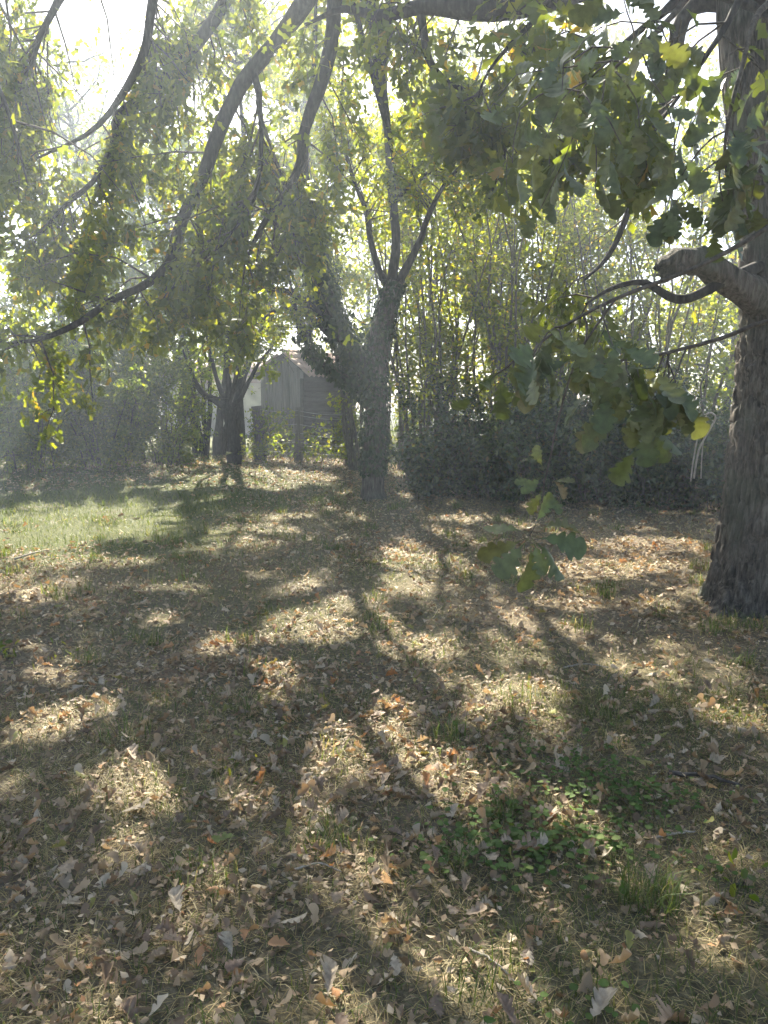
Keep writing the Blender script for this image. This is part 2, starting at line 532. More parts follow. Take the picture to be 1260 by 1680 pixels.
# trunk
zc = np.concatenate([np.linspace(-.15, 3.4, 150), np.linspace(3.45, 9.5, 24)])
cx = np.interp(zc, [-.2, 2.2, 3.0, 3.7, 4.6, 6, 9.5], [OX, OX, OX - .08, OX - .22, OX - .36, OX - .5, OX - .4])
cyy = np.interp(zc, [-.2, 3, 9.5], [OY, OY, OY + .4])
rr = np.interp(zc, [-.15, 0, .12, .3, .55, .9, 1.6, 2.6, 3.2, 4, 6, 9.5], [.53, .47, .425, .385, .352, .333, .315, .305, .315, .29, .2, .05])
na = 150
ang = np.arange(na) * 2 * math.pi / na
AA, ZZ = np.meshgrid(ang, zc)
flare = np.exp(-np.maximum(ZZ, 0) / .22) * (.13 * np.cos(5 * AA + .6) + .07 * np.cos(3 * AA + 2.1))
flare = flare + .035 * np.sin(3 * AA + .8 * ZZ) + .02 * np.sin(5 * AA - 1.1 * ZZ + 1)


def wrapn(a_, z_, ka, kz, s_):
    xa = np.cos(a_) * ka / (2 * math.pi); ya = np.sin(a_) * ka / (2 * math.pi)
    return vn(xa + 50 + .35 * z_ * kz, ya * 1.0 + z_ * kz + 50, s_)


def ridge(a_, z_, n_, kz, s_):
    """furrowed bark: n_ wandering vertical ridges broken into plates"""
    wob = .55 * vn(np.cos(a_) * 2 + 9, np.sin(a_) * 2 + z_ * 2.2, s_) + .35 * vn(np.cos(a_) * 4 + 9, np.sin(a_) * 4 + z_ * 6, s_ + 1)
    ph = a_ * n_ / (2 * math.pi) + wob * 3
    c_ = np.floor(ph); f_ = ph - c_
    c_ = np.mod(c_, n_)
    prof = np.clip((1 - np.abs(f_ - .5) * 2) * 2.2, 0, 1)
    pz = z_ * kz + hash2(c_.astype(np.int64), np.zeros_like(c_, dtype=np.int64), s_) * 7
    pf = pz - np.floor(pz)
    brk = np.clip(np.minimum(pf, 1 - pf) * 9, 0, 1)
    hgt = .6 + .4 * hash2(c_.astype(np.int64), np.floor(pz).astype(np.int64), s_ + 5)
    return prof * (.45 + .55 * brk) * hgt


rdg = ridge(AA, ZZ, 28, 6.5, 31)
RR = np.interp(ZZ.ravel(), zc, rr).reshape(ZZ.shape) * (1 + flare) + .055 * (rdg - .5) + .014 * (vn(AA * 40, ZZ * 45, 33) - .5)
TV = np.stack([cx[:, None] + RR * np.cos(AA), cyy[:, None] + RR * np.sin(AA), ZZ], -1)
idx = np.arange(TV.shape[0] * na).reshape(TV.shape[0], na)
nx = np.roll(idx, -1, 1)
g = Geo(); g.add(TV, None, np.stack([idx[:-1], nx[:-1], nx[1:], idx[1:]], -1).reshape(-1, 4))
oak_trunk = g.build('trunk', M_BARK, oak, smooth=True)


def limb(parent, pts, rads, mat, name='limb', k=28, sides=9, rough=.06, label=None):
    p = catmull(pts, k)
    r = np.interp(np.linspace(0, 1, k), np.linspace(0, 1, len(rads)), rads)
    nz_ = rng.normal(size=(k + 4, 4)); nz_ = (nz_[:-4] + 2 * nz_[1:-3] + 3 * nz_[2:-2] + 2 * nz_[3:-1] + nz_[4:]) / 4.36
    p = p + nz_[:, :3] * r[:, None] * min(.22, rough * 3)
    r = r * (1 + rough * nz_[:, 3])
    g_ = Geo()
    tubes(g_, p, 0, 0, sides, rad_arr=r[None], cap=True)
    o_ = g_.build(name, mat, parent, smooth=True)
    if label: o_['label'] = label
    return p


# broken stub
stub = catmull([at(1262, 500, 5.72), at(1200, 462, 5.52), at(1150, 430, 5.4), at(1118, 428, 5.32), at(1096, 440, 5.28)], 40)
sr = np.interp(np.linspace(0, 1, 40), [0, .3, .6, .8, .93, 1], [.13, .1, .085, .086, .078, .055])
g = Geo()
sides = 22
T = norm(np.gradient(stub, axis=0)); U = norm(np.cross(T, [0, 0, 1.0])); V = np.cross(T, U)
aa = np.arange(sides) * 2 * math.pi / sides
jag = sr[:, None] * (1 + .4 * (vn(np.cos(aa)[None] * 2 + 5, np.linspace(0, 9, 40)[:, None] + np.sin(aa)[None] * 2, 41) - .5) + .14 * np.sin(5 * aa + 1)[None] * np.linspace(.3, 1, 40)[:, None] ** 2)
sv = stub[:, None] + jag[..., None] * (np.cos(aa)[None, :, None] * U[:, None] + np.sin(aa)[None, :, None] * V[:, None])
sv[-4:] += (T[-1] * rng.uniform(-.05, .09, (sides, 1)))[None] * np.linspace(.2, 1, 4)[:, None, None]
ii = np.arange(40 * sides).reshape(40, sides); jj = np.roll(ii, -1, 1)
cap = [(39 * sides, 39 * sides + a_i, 39 * sides + a_i + 1) for a_i in range(1, sides - 1)]
g.add(sv, cap, np.stack([ii[:-1], jj[:-1], jj[1:], ii[1:]], -1).reshape(-1, 4))
o_ = g.build('broken_branch', M_BARK, oak, smooth=True)
o_['label'] = 'short broken limb stub with a torn end'

T0 = np.array([OX - .34, OY + .1, 4.7])
Tq = np.array([OX - .3, OY - .2, 4.1])
K = 28
oak_limbs = []
# drooping limbs that arch over from the trunk to the upper left
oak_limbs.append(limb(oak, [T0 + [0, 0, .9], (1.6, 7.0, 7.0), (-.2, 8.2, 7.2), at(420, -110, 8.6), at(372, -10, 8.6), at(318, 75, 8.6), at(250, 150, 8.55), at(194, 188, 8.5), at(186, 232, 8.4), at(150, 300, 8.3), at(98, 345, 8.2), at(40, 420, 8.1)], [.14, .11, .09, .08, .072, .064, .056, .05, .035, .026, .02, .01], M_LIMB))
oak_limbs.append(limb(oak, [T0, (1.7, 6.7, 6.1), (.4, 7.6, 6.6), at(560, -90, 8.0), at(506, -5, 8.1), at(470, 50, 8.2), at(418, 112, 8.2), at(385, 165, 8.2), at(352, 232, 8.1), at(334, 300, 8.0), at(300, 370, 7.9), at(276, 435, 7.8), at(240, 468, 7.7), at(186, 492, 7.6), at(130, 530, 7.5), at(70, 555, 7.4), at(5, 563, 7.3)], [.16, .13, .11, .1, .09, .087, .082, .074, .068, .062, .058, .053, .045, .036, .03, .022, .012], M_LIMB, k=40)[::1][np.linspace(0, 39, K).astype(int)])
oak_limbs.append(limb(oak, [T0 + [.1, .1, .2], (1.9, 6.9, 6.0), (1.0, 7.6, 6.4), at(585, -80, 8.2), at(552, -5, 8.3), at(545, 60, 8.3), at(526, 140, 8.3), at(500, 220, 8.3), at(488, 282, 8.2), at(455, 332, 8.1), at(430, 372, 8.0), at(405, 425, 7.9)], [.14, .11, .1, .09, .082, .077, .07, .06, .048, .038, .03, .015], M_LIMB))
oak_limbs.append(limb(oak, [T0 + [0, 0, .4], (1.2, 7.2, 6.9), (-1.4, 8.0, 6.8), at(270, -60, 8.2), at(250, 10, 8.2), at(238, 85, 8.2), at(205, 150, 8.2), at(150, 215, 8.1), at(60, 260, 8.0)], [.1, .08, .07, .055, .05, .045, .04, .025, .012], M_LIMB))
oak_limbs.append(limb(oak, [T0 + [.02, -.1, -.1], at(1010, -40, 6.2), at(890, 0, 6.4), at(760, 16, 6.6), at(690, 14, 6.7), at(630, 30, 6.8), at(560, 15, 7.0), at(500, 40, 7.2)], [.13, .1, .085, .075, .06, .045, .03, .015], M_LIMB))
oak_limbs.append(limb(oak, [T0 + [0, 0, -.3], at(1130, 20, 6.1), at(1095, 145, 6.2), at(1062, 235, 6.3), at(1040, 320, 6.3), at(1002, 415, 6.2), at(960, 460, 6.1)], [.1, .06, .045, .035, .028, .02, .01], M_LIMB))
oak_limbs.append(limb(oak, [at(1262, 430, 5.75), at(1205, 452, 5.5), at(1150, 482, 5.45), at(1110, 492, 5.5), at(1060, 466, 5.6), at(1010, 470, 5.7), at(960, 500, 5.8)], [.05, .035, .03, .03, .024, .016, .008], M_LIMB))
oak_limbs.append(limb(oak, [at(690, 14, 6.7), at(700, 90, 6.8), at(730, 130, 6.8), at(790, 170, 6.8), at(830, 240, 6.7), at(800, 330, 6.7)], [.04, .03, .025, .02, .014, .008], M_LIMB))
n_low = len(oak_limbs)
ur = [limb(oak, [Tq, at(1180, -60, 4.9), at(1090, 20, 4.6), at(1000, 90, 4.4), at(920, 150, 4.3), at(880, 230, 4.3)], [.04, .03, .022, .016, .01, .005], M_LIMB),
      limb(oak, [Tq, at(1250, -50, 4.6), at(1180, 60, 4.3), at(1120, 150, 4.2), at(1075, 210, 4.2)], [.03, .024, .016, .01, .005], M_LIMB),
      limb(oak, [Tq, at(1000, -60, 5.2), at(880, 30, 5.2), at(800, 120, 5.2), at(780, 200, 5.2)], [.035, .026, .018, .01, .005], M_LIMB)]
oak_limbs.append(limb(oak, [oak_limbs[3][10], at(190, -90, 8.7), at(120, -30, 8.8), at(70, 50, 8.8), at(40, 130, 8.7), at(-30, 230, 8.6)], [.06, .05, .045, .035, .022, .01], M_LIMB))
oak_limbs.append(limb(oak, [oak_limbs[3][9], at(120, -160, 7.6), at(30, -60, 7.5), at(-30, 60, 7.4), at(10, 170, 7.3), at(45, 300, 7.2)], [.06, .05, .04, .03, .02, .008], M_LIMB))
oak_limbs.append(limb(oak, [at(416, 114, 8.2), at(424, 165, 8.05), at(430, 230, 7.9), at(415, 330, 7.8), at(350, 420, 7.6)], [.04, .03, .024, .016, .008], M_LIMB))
# upper crown, above the picture
for tgt in [(-1.6, 9.0, 9.2), (.4, 10.2, 9.8), (2.4, 9.6, 9.0), (4.8, 9.0, 8.6), (5.6, 6.5, 8.0), (-2.6, 7.2, 8.3), (-.4, 5.6, 9.2), (3.2, 3.6, 8.6)]:
    s0 = np.array([OX - .45, OY + .15, rng.uniform(4.9, 7.2)])
    tgt = np.array(tgt)
    mid = s0 * .5 + tgt * .5 + np.array([0, 0, .7])
    oak_limbs.append(limb(oak, [s0, mid, tgt], [.11, .07, .02], M_LIMB, k=K))
LM = np.stack(oak_limbs)


def twigs_and_leaves(tree, groups, leaf_geo_kw, twig_mat=M_TWIG, leaf_mat_=M_OAKLEAF, keep_twig=.08, fine=True):
    """groups: list of (branch paths, shoots per branch, length, second shoots, length, leaves per twig, droop, palette, size, tmpls)"""
    tg, lg = Geo(), Geo()
    for (paths, n1, L1, n2, L2, per, droop, pal, size, tm, tmin, *more) in groups:
        a = shoots(paths, n1, L1, 6, droop, .22, tmin, bias=more[0] if more else (0, 0, 0))
        b = shoots(a, n2, L2, 4, droop * .8, .3, .2)
        ma = thin(a[:, 3], keep_twig); mb = thin(b[:, 2], keep_twig)
        tubes(tg, a[ma][:, ::2], .0035 + .006 * L1, .003, 4)
        if fine:
            tubes(tg, b[mb][:, ::2], .0035, .0014, 3)
        foliage(lg, np.concatenate([b]), per, tm, size, pal, **leaf_geo_kw)
        foliage(lg, a[:, 3:], max(2, per // 2), tm, size, pal, **leaf_geo_kw)
    t_ = tg.build('twigs', twig_mat, tree)
    if t_: t_['kind'] = 'stuff'
    f_ = lg.build('foliage', leaf_mat_, tree)
    f_['kind'] = 'stuff'
    return f_


TM_OAK = [lobed(OAK_TINY, .3, -.15), lobed(OAK_TINY, .1, -.35), lobed(OAK_TINY, -.2, -.1)]
twigs_and_leaves(oak, [
    (LM[:4], 38, 1.35, 8, .42, 10, .2, P_OAKY, .108, TM_OAK, .38, (0, .9, .1)),
    (LM[8:11], 52, 1.6, 9, .5, 12, .28, P_OAKY, .108, TM_OAK, .2, (0, .6, 0)),
    (LM[[0, 3, 8]], 20, 1.2, 7, .45, 9, .15, P_OAKY, .105, TM_OAK, .3, (0, .4, 0)),
    (LM[4:5], 15, .8, 6, .36, 7, .2, P_OAK, .1, TM_OAK, .3),
    (LM[5:8], 14, .7, 6, .34, 7, .22, P_OAK, .1, TM_OAK, .3),
    (np.stack(ur), 18, .6, 6, .3, 8, .2, P_OAK, .118, [lobed(OAK_LOW, .3, -.2), lobed(OAK_LOW, .05, -.4)], .42),
    (LM[11:], 20, 1.8, 7, .65, 10, .06, P_OAKY, .15, [RHOMB], .3),
], dict(jitter=.05, down=.35))

# low leafy branches that hang out towards the viewer: every leaf is built
M_OAKLEAF_NEAR = leaf_mat('near_oak_leaves', .22, (1.7, 1.7, .6), rough=.42, spec=.5, obj_ramp=[(0, (.068, .095, .036)), (.45, (.095, .125, .048)), (.7, (.12, .14, .052)), (.93, (.12, .13, .055)), (.98, (.16, .15, .06)), (1.0, (.19, .13, .06))])
near_meshes = []
for k_, (fo, be, wa, tw, ro) in enumerate([(.25, -.12, .02, 0, 0), (.05, -.35, .03, .2, .3), (-.15, -.2, .03, -.2, -.4), (.4, .15, .02, .1, .2), (.15, -.5, .04, -.15, .5), (.3, -.05, .05, .3, -.2), (.0, .2, .02, -.25, .3)]):
    v_, q_ = lobed(OAK_FINE, fo, be, wa, tw, ro)
    st = np.array([(-.16, -.006, .02), (-.16, .006, .02), (.02, .008, 0), (.02, -.008, 0)])
    gg = Geo(); gg.add(v_, None, q_); gg.add(st, None, [(0, 3, 2, 1)])
    me = gg.mesh('oak_leaf'); me.materials.append(M_OAKLEAF_NEAR)
    near_meshes.append(me)


def place(name, me, parent, P, A, Nn, size):
    A = Vector(A).normalized(); Nn = Vector(Nn)
    Nn = (Nn - Nn.dot(A) * A).normalized()
    B = Nn.cross(A)
    o_ = bpy.data.objects.new(name, me)
    scene.collection.objects.link(o_)
    m_ = Matrix(((A.x, B.x, Nn.x), (A.y, B.y, Nn.y), (A.z, B.z, Nn.z)))
    org = ORG[parent.name] if parent else np.zeros(3)
    o_.matrix_local = Matrix.Translation(Vector(np.asarray(P) - org)) @ m_.to_4x4() @ Matrix.Scale(size, 4)
    if parent: o_.parent = parent
    return o_


def leafy_branch(pts, rads, nshoot, Ls, per, size, droop=.25, tmin=.4, box=None):
    p = catmull(pts, 24)
    r = np.interp(np.linspace(0, 1, 24), np.linspace(0, 1, len(rads)), rads)
    g_ = Geo(); tubes(g_, p, 0, 0, 7, rad_arr=r[None])
    sh = shoots(p[None], nshoot, Ls, 5, droop, .25, tmin, taper=.2) if nshoot else np.zeros((0, 6, 3))
    if nshoot:
        tubes(g_, sh, .004, .0015, 4)
    br = g_.build('leafy_branch', M_TWIG, oak, smooth=True)
    tw = np.concatenate([sh, p[None][:, np.linspace(15, 23, 6).astype(int)]]) if nshoot else p[None][:, np.linspace(15, 23, 6).astype(int)]
    P, A, Nn = leaf_sites(tw, per, jitter=.02, tmin=.35, down=.35, side=.8)
    A = A + np.array([0, 0, -.25])
    toward = norm(np.array([0, 0, CAM_H]) - P)
    Nn = norm(Nn * .8 + toward * rng.uniform(-.2, .9, (len(P), 1)))
    for j in range(len(P)):
        place('leaf', near_meshes[rng.integers(len(near_meshes))], br, P[j] + .02 * A[j], A[j], Nn[j], size * rng.uniform(.75, 1.2))
    return br


Tt = np.array([OX - .3, OY - .25, 4.2])
leafy_branch([Tt, (2.35, 4.6, 4.1), at(1190, -60, 3.4), at(1090, 40, 3.1), at(1010, 110, 2.95), at(950, 160, 2.9)], [.03, .024, .016, .011, .006, .003], 17, .55, 6, .125, .3, .5)
leafy_branch([Tt, (2.5, 4.4, 3.8), at(1265, 0, 3.3), at(1215, 120, 3.1), at(1190, 230, 3.0), at(1195, 320, 2.95)], [.03, .02, .013, .009, .006, .003], 11, .42, 6, .125, .35, .5)
leafy_branch([np.array([OX - .1, OY - .3, 3.3]), (2.3, 4.2, 2.75), at(1330, 470, 3.0), at(1220, 540, 2.75), at(1110, 575, 2.6), at(1030, 590, 2.55), at(960, 600, 2.5)], [.02, .016, .011, .008, .006, .004, .003], 9, .3, 6, .12, .3, .55)
leafy_branch([(2.3, 4.2, 2.75), at(1290, 350, 3.0), at(1160, 430, 2.7), at(1010, 490, 2.5), at(910, 545, 2.4), at(860, 590, 2.35)], [.012, .01, .008, .006, .004, .002], 7, .22, 5, .115, .35, .62)


def sprig(pts, rads, leaves, size):
    """a hanging twig; leaves: (point along the twig, sideways, up, towards the viewer, size)"""
    p = catmull(pts, 16)
    r = np.interp(np.linspace(0, 1, 16), np.linspace(0, 1, len(rads)), rads)
    g_ = Geo(); tubes(g_, p, 0, 0, 6, rad_arr=r[None])
    br = g_.build('leafy_branch', M_TWIG, oak, smooth=True)
    for t_, dx, dz, dy, s_ in leaves:
        P = p[min(15, int(t_ * 15))]
        A = np.array([dx, -dy, dz]) + rng.normal(size=3) * .08
        Nn = np.array([rng.normal() * .6, -.6 + rng.normal() * .3, .7 + rng.normal() * .35])
        place('leaf', near_meshes[rng.integers(len(near_meshes))], br, P + norm(A) * .03, A, Nn, size * s_)


sprig([at(1010, 490, 2.5), at(950, 580, 2.42), at(915, 690, 2.36), at(905, 740, 2.33), at(893, 792, 2.3)], [.004, .0035, .003, .0026, .002],
      [(1, -.9, .1, .2, .8), (1, -.5, -.9, .3, 1), (1, .3, -.9, .3, 1), (1, .9, .1, .1, .8), (.97, .6, -.5, .4, .8), (.96, -.4, .8, .1, .8), (.98, -.7, -.3, .5, .9)], .075)
sprig([at(893, 792, 2.3), at(888, 830, 2.25), at(878, 862, 2.2), at(868, 880, 2.18)], [.002, .0018, .0016, .0012],
      [(1, -.9, -.5, .2, 1), (1, -.5, -.9, .3, 1.05), (1, .1, -1, .4, 1.05), (1, .7, -.6, .2, 1.1), (1, 1, -.15, .1, 1.15), (.9, -1, .15, 0, .9), (.85, .9, .2, -.1, .9), (.8, .3, .5, -.3, .8), (.95, .5, -.9, .5, .8)], .12)

# ------------------------------------------------------------------ the ivy-clad tree in the middle
MX, MY = at(613, 820, 12.2)[:2]
mt = thing('ivy_clad_tree', 'forked tree with ivy-covered trunk and leaning limbs in the middle', 'tree', (MX, MY, 0))
D = 12.2
bz = at(613, 822, D); bz[2] = -.12
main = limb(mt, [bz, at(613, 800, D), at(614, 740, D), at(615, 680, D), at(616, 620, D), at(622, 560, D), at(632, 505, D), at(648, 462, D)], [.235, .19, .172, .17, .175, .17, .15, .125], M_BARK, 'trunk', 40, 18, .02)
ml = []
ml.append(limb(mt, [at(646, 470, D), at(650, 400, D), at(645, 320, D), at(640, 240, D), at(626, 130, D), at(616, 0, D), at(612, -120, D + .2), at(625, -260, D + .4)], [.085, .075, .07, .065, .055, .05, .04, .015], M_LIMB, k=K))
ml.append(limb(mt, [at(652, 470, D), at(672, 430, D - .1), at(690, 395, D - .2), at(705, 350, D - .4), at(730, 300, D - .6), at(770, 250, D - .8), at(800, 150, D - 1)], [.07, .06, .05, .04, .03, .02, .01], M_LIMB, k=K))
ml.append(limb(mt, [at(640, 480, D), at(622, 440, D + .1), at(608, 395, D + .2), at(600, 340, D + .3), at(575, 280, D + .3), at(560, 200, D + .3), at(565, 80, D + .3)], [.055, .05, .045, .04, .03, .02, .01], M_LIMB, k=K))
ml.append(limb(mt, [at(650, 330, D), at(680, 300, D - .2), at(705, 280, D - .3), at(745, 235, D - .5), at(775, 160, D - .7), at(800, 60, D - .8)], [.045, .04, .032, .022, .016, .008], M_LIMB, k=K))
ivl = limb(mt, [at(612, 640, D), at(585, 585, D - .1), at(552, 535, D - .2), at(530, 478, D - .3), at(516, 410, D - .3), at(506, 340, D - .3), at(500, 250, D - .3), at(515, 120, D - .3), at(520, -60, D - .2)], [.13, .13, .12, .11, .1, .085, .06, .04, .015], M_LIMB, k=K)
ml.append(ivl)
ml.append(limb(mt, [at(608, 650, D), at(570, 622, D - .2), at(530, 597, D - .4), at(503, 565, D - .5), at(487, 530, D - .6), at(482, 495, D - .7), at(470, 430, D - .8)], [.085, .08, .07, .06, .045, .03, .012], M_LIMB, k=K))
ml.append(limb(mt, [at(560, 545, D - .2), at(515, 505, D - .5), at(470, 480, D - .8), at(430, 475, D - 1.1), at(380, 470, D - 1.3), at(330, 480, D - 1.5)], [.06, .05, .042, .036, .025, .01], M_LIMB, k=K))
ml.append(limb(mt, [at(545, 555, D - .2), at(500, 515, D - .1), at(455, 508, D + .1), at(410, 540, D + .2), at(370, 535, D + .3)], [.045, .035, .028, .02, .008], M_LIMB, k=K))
for tgt in [(-2.6, 12.0, 7.6), (-1.2, 10.6, 8.6), (1.4, 11.2, 8.8), (2.8, 12.4, 7.8), (.2, 13.4, 9.4), (-.9, 12.5, 10)]:
    s0 = ml[0][rng.integers(13, 20)]
    tgt = np.array(tgt)
    ml.append(limb(mt, [s0, s0 * .5 + tgt * .5 + [0, 0, .3], tgt], [.05, .035, .01], M_LIMB, k=K))
MLM = np.stack(ml)
twigs_and_leaves(mt, [
    (MLM[:4], 32, 1.5, 8, .5, 16, .02, P_HAZEL, .085, [OVATE], .35, (0, .4, 0)),
    (MLM[4:8], 15, .9, 6, .4, 12, .1, P_HAZEL, .07, [OVATE], .45),
    (MLM[8:], 24, 1.3, 8, .5, 10, .03, P_HAZEL, .11, [RHOMB], .2),
], dict(jitter=.05, down=.2), leaf_mat_=M_LEAF)
# ivy on trunk and limbs
M_IVY = leaf_mat('ivy_leaves', .12, (1.6, 1.6, .5), rough=.5, spec=.2)
IVYT = (np.array([(0, 0, 0), (.12, .34, .05), (.5, .3, .03), (1, 0, -.05), (.5, -.3, .03), (.12, -.34, .05)]), np.array([(0, 3, 2, 1), (0, 5, 4, 3)]))


def ivy(parent, path, r, t0, t1, n, thick=.09, size=.075, name='ivy'):
    k_ = len(path)
    t = rng.uniform(t0, t1, n) * (k_ - 1)
    i = np.minimum(t.astype(int), k_ - 2); f = (t - i)[:, None]
    P = path[i] * (1 - f) + path[i + 1] * f
    T_ = norm(path[i + 1] - path[i])
    O = rng.normal(size=(n, 3)); O = norm(O - (O * T_).sum(1, keepdims=True) * T_)
    rad_ = r * (1 - .5 * t / (k_ - 1)) + thick * rng.random(n) ** 1.3 * (.35 + 1.3 * vn(t * 1.3, O[:, 0] * 2 + 5, 51))
    P = P + O * rad_[:, None]
    A = norm(np.array([0, 0, -.9]) + O * .35 + rng.normal(size=(n, 3)) * .4)
    Nn = norm(O + rng.normal(size=(n, 3)) * .35 + [0, 0, .3])
    g_ = Geo()
    scatter(g_, IVYT, P, A, Nn, size * rng.uniform(.6, 1.2, n), tints(n, [(4, (.02, .04, .014), (.036, .058, .018)), (1, (.05, .075, .022), (.07, .09, .03))]))
    # woody ivy stems creeping up the bark
    for q in range(5):
        kk = np.linspace(t0, t1, 30) * (k_ - 1)
        ii_ = np.minimum(kk.astype(int), k_ - 2); ff = (kk - ii_)[:, None]
        pp = path[ii_] * (1 - ff) + path[ii_ + 1] * ff
        an = q * 1.3 + np.cumsum(rng.normal(size=30) * .18)
        pp = pp + (r * 1.02) * np.stack([np.cos(an), np.sin(an), 0 * an], 1)
        tubes(g_, pp, .012, .006, 5, tint=(.07, .055, .04))
    o_ = g_.build(name, M_IVY, parent)
    o_['kind'] = 'stuff'
    return o_


ivy(mt, main, .19, .2, 1.0, 3600, .09)
ivy(mt, ivl, .14, 0, .68, 4200, .17)
ivy(mt, MLM[5], .09, 0, .6, 1100, .08)

# ------------------------------------------------------------------ small tree in front of the shed
ST = thing('small_tree', 'small low-forking tree with slanting bare trunk before the shed', 'tree', (*at(386, 768, 16.6)[:2], 0))
D2 = 16.6
b0 = at(387, 772, D2); b0[2] = .1
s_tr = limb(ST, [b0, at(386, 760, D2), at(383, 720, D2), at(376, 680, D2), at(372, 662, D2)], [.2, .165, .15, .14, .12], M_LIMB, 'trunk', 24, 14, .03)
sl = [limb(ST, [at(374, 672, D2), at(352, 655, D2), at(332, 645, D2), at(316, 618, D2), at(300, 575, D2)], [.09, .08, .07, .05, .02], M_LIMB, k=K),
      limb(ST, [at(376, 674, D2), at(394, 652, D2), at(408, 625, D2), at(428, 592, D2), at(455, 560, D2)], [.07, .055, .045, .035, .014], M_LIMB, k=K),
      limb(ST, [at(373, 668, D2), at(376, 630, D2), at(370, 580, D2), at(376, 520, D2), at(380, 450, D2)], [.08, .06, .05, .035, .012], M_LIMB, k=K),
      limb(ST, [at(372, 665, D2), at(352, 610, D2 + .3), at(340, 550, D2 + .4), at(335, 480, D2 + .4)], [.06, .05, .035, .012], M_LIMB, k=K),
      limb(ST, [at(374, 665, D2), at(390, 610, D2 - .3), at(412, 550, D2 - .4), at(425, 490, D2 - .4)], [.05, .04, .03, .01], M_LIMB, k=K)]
twigs_and_leaves(ST, [(np.stack(sl), 26, 1.0, 7, .45, 14, .05, P_BUSH, .085, [SLIM, RHOMB], .4)], dict(jitter=.05, down=.3), leaf_mat_=M_LEAF)


# ------------------------------------------------------------------ shrubs, thicket, bushes, far trees
def make_shrub(name, label, cat, base, n_stem, height, lean, r0, per1, L1, per2, L2, leaves, size, pal, tm, mat, stem_mat=M_STEM, group=None, stem_parts=True, droop=.0, tmin=.3, spread=.25, arch=0.0, coarse=False):
    x, y = base
    z = float(gz(x, y))
    t_ = thing(name, label, cat, (x, y, z), group)
    an = rng.uniform(0, 2 * math.pi, n_stem)
    ln = rng.uniform(.15, 1, n_stem) * lean
    hh = height * rng.uniform(.65, 1.08, n_stem)
    k_ = 9
    u = np.linspace(0, 1, k_)
    root = np.stack([x + spread * np.cos(an) * rng.random(n_stem), y + spread * np.sin(an) * rng.random(n_stem), np.full(n_stem, z - .06)], 1)
    w = np.cumsum(rng.normal(size=(n_stem, k_, 3)) * .035, axis=1) * hh[:, None, None] * .35
    w[:, 0] = 0; w[:, :, 2] *= .3
    st = root[:, None] + w
    st[:, :, 0] += (np.cos(an) * ln * hh)[:, None] * u ** 1.2
    st[:, :, 1] += (np.sin(an) * ln * hh)[:, None] * u ** 1.2
    st[:, :, 2] += hh[:, None] * (u - arch * u ** 2.4)
    rs = r0 * rng.uniform(.55, 1.25, n_stem)
    if stem_parts:
        for q in range(n_stem):
            g_ = Geo(); tubes(g_, st[q], rs[q], rs[q] * .25, 6)
            g_.build('stem', stem_mat, t_, smooth=True)
    else:
        g_ = Geo(); tubes(g_, st, rs, rs * .25, 5)
        o_ = g_.build('stems', stem_mat, t_, smooth=True); o_['kind'] = 'stuff'
    tg, lg = Geo(), Geo()
    a = shoots(st, per1, L1, 5, droop, .22, tmin)
    tubes(tg, a[thin(a[:, 2], .1)][:, ::2], .007, .0025, 3)
    b = shoots(a, per2, L2, 3, droop, .3, .2)
    if not coarse:
        tubes(tg, b[thin(b[:, 1], .2)][:, ::3], .003, .0015, 3)
    foliage(lg, b, leaves, tm, size, pal, jitter=.05, down=.25)
    foliage(lg, a, max(1, leaves // 2), tm, size, pal, jitter=.05, down=.25)
    o_ = tg.build('twigs', M_TWIG, t_)
    if o_: o_['kind'] = 'stuff'
    o_ = lg.build('foliage', mat, t_)
    if o_: o_['kind'] = 'stuff'
    return t_


# hazel thicket right of the middle tree
HZ = [
    ((.75, 14.4), 13, 6.4, .22, 'hazel clump with many thin stems just right of the ivy-clad tree'),
    ((1.35, 15.4), 14, 7.4, .24, 'tall hazel clump with pale straight stems behind the brambles'),
    ((2.2, 14.2), 13, 6.6, .26, 'hazel clump with leaning stems over the dark brambles'),
    ((3.2, 15.2), 13, 7.4, .26, 'yellow-green hazel clump behind the hanging oak leaves'),
    ((4.3, 13.8), 12, 6.8, .28, 'hazel clump showing under the broken oak stub'),
    ((5.6, 14.8), 12, 7.2, .28, 'hazel clump behind the oak trunk'),
    ((2.7, 16.6), 11, 8.2, .24, 'highest hazel clump at the back of the thicket'),
    ((-.35, 16.4), 10, 7.0, .24, 'hazel clump behind the ivy-clad trunk'),
    ((7.2, 13.6), 11, 6.2, .3, 'hazel clump at the right end of the thicket'),
]
for b_, n_, h_, l_, lab in HZ:
    make_shrub('hazel_shrub', lab, 'shrub', b_, n_, h_, l_, .034, 15, 1.0, 5, .42, 6, .105, P_HAZEL, [RHOMB], M_LEAF, group='hazel clumps of the thicket', tmin=.28, spread=.35)
P_BRAMBLE = [(5, (.03, .055, .018), (.055, .085, .026)), (3, (.07, .1, .03), (.11, .13, .04)), (.4, (.13, .1, .04), (.16, .12, .05))]
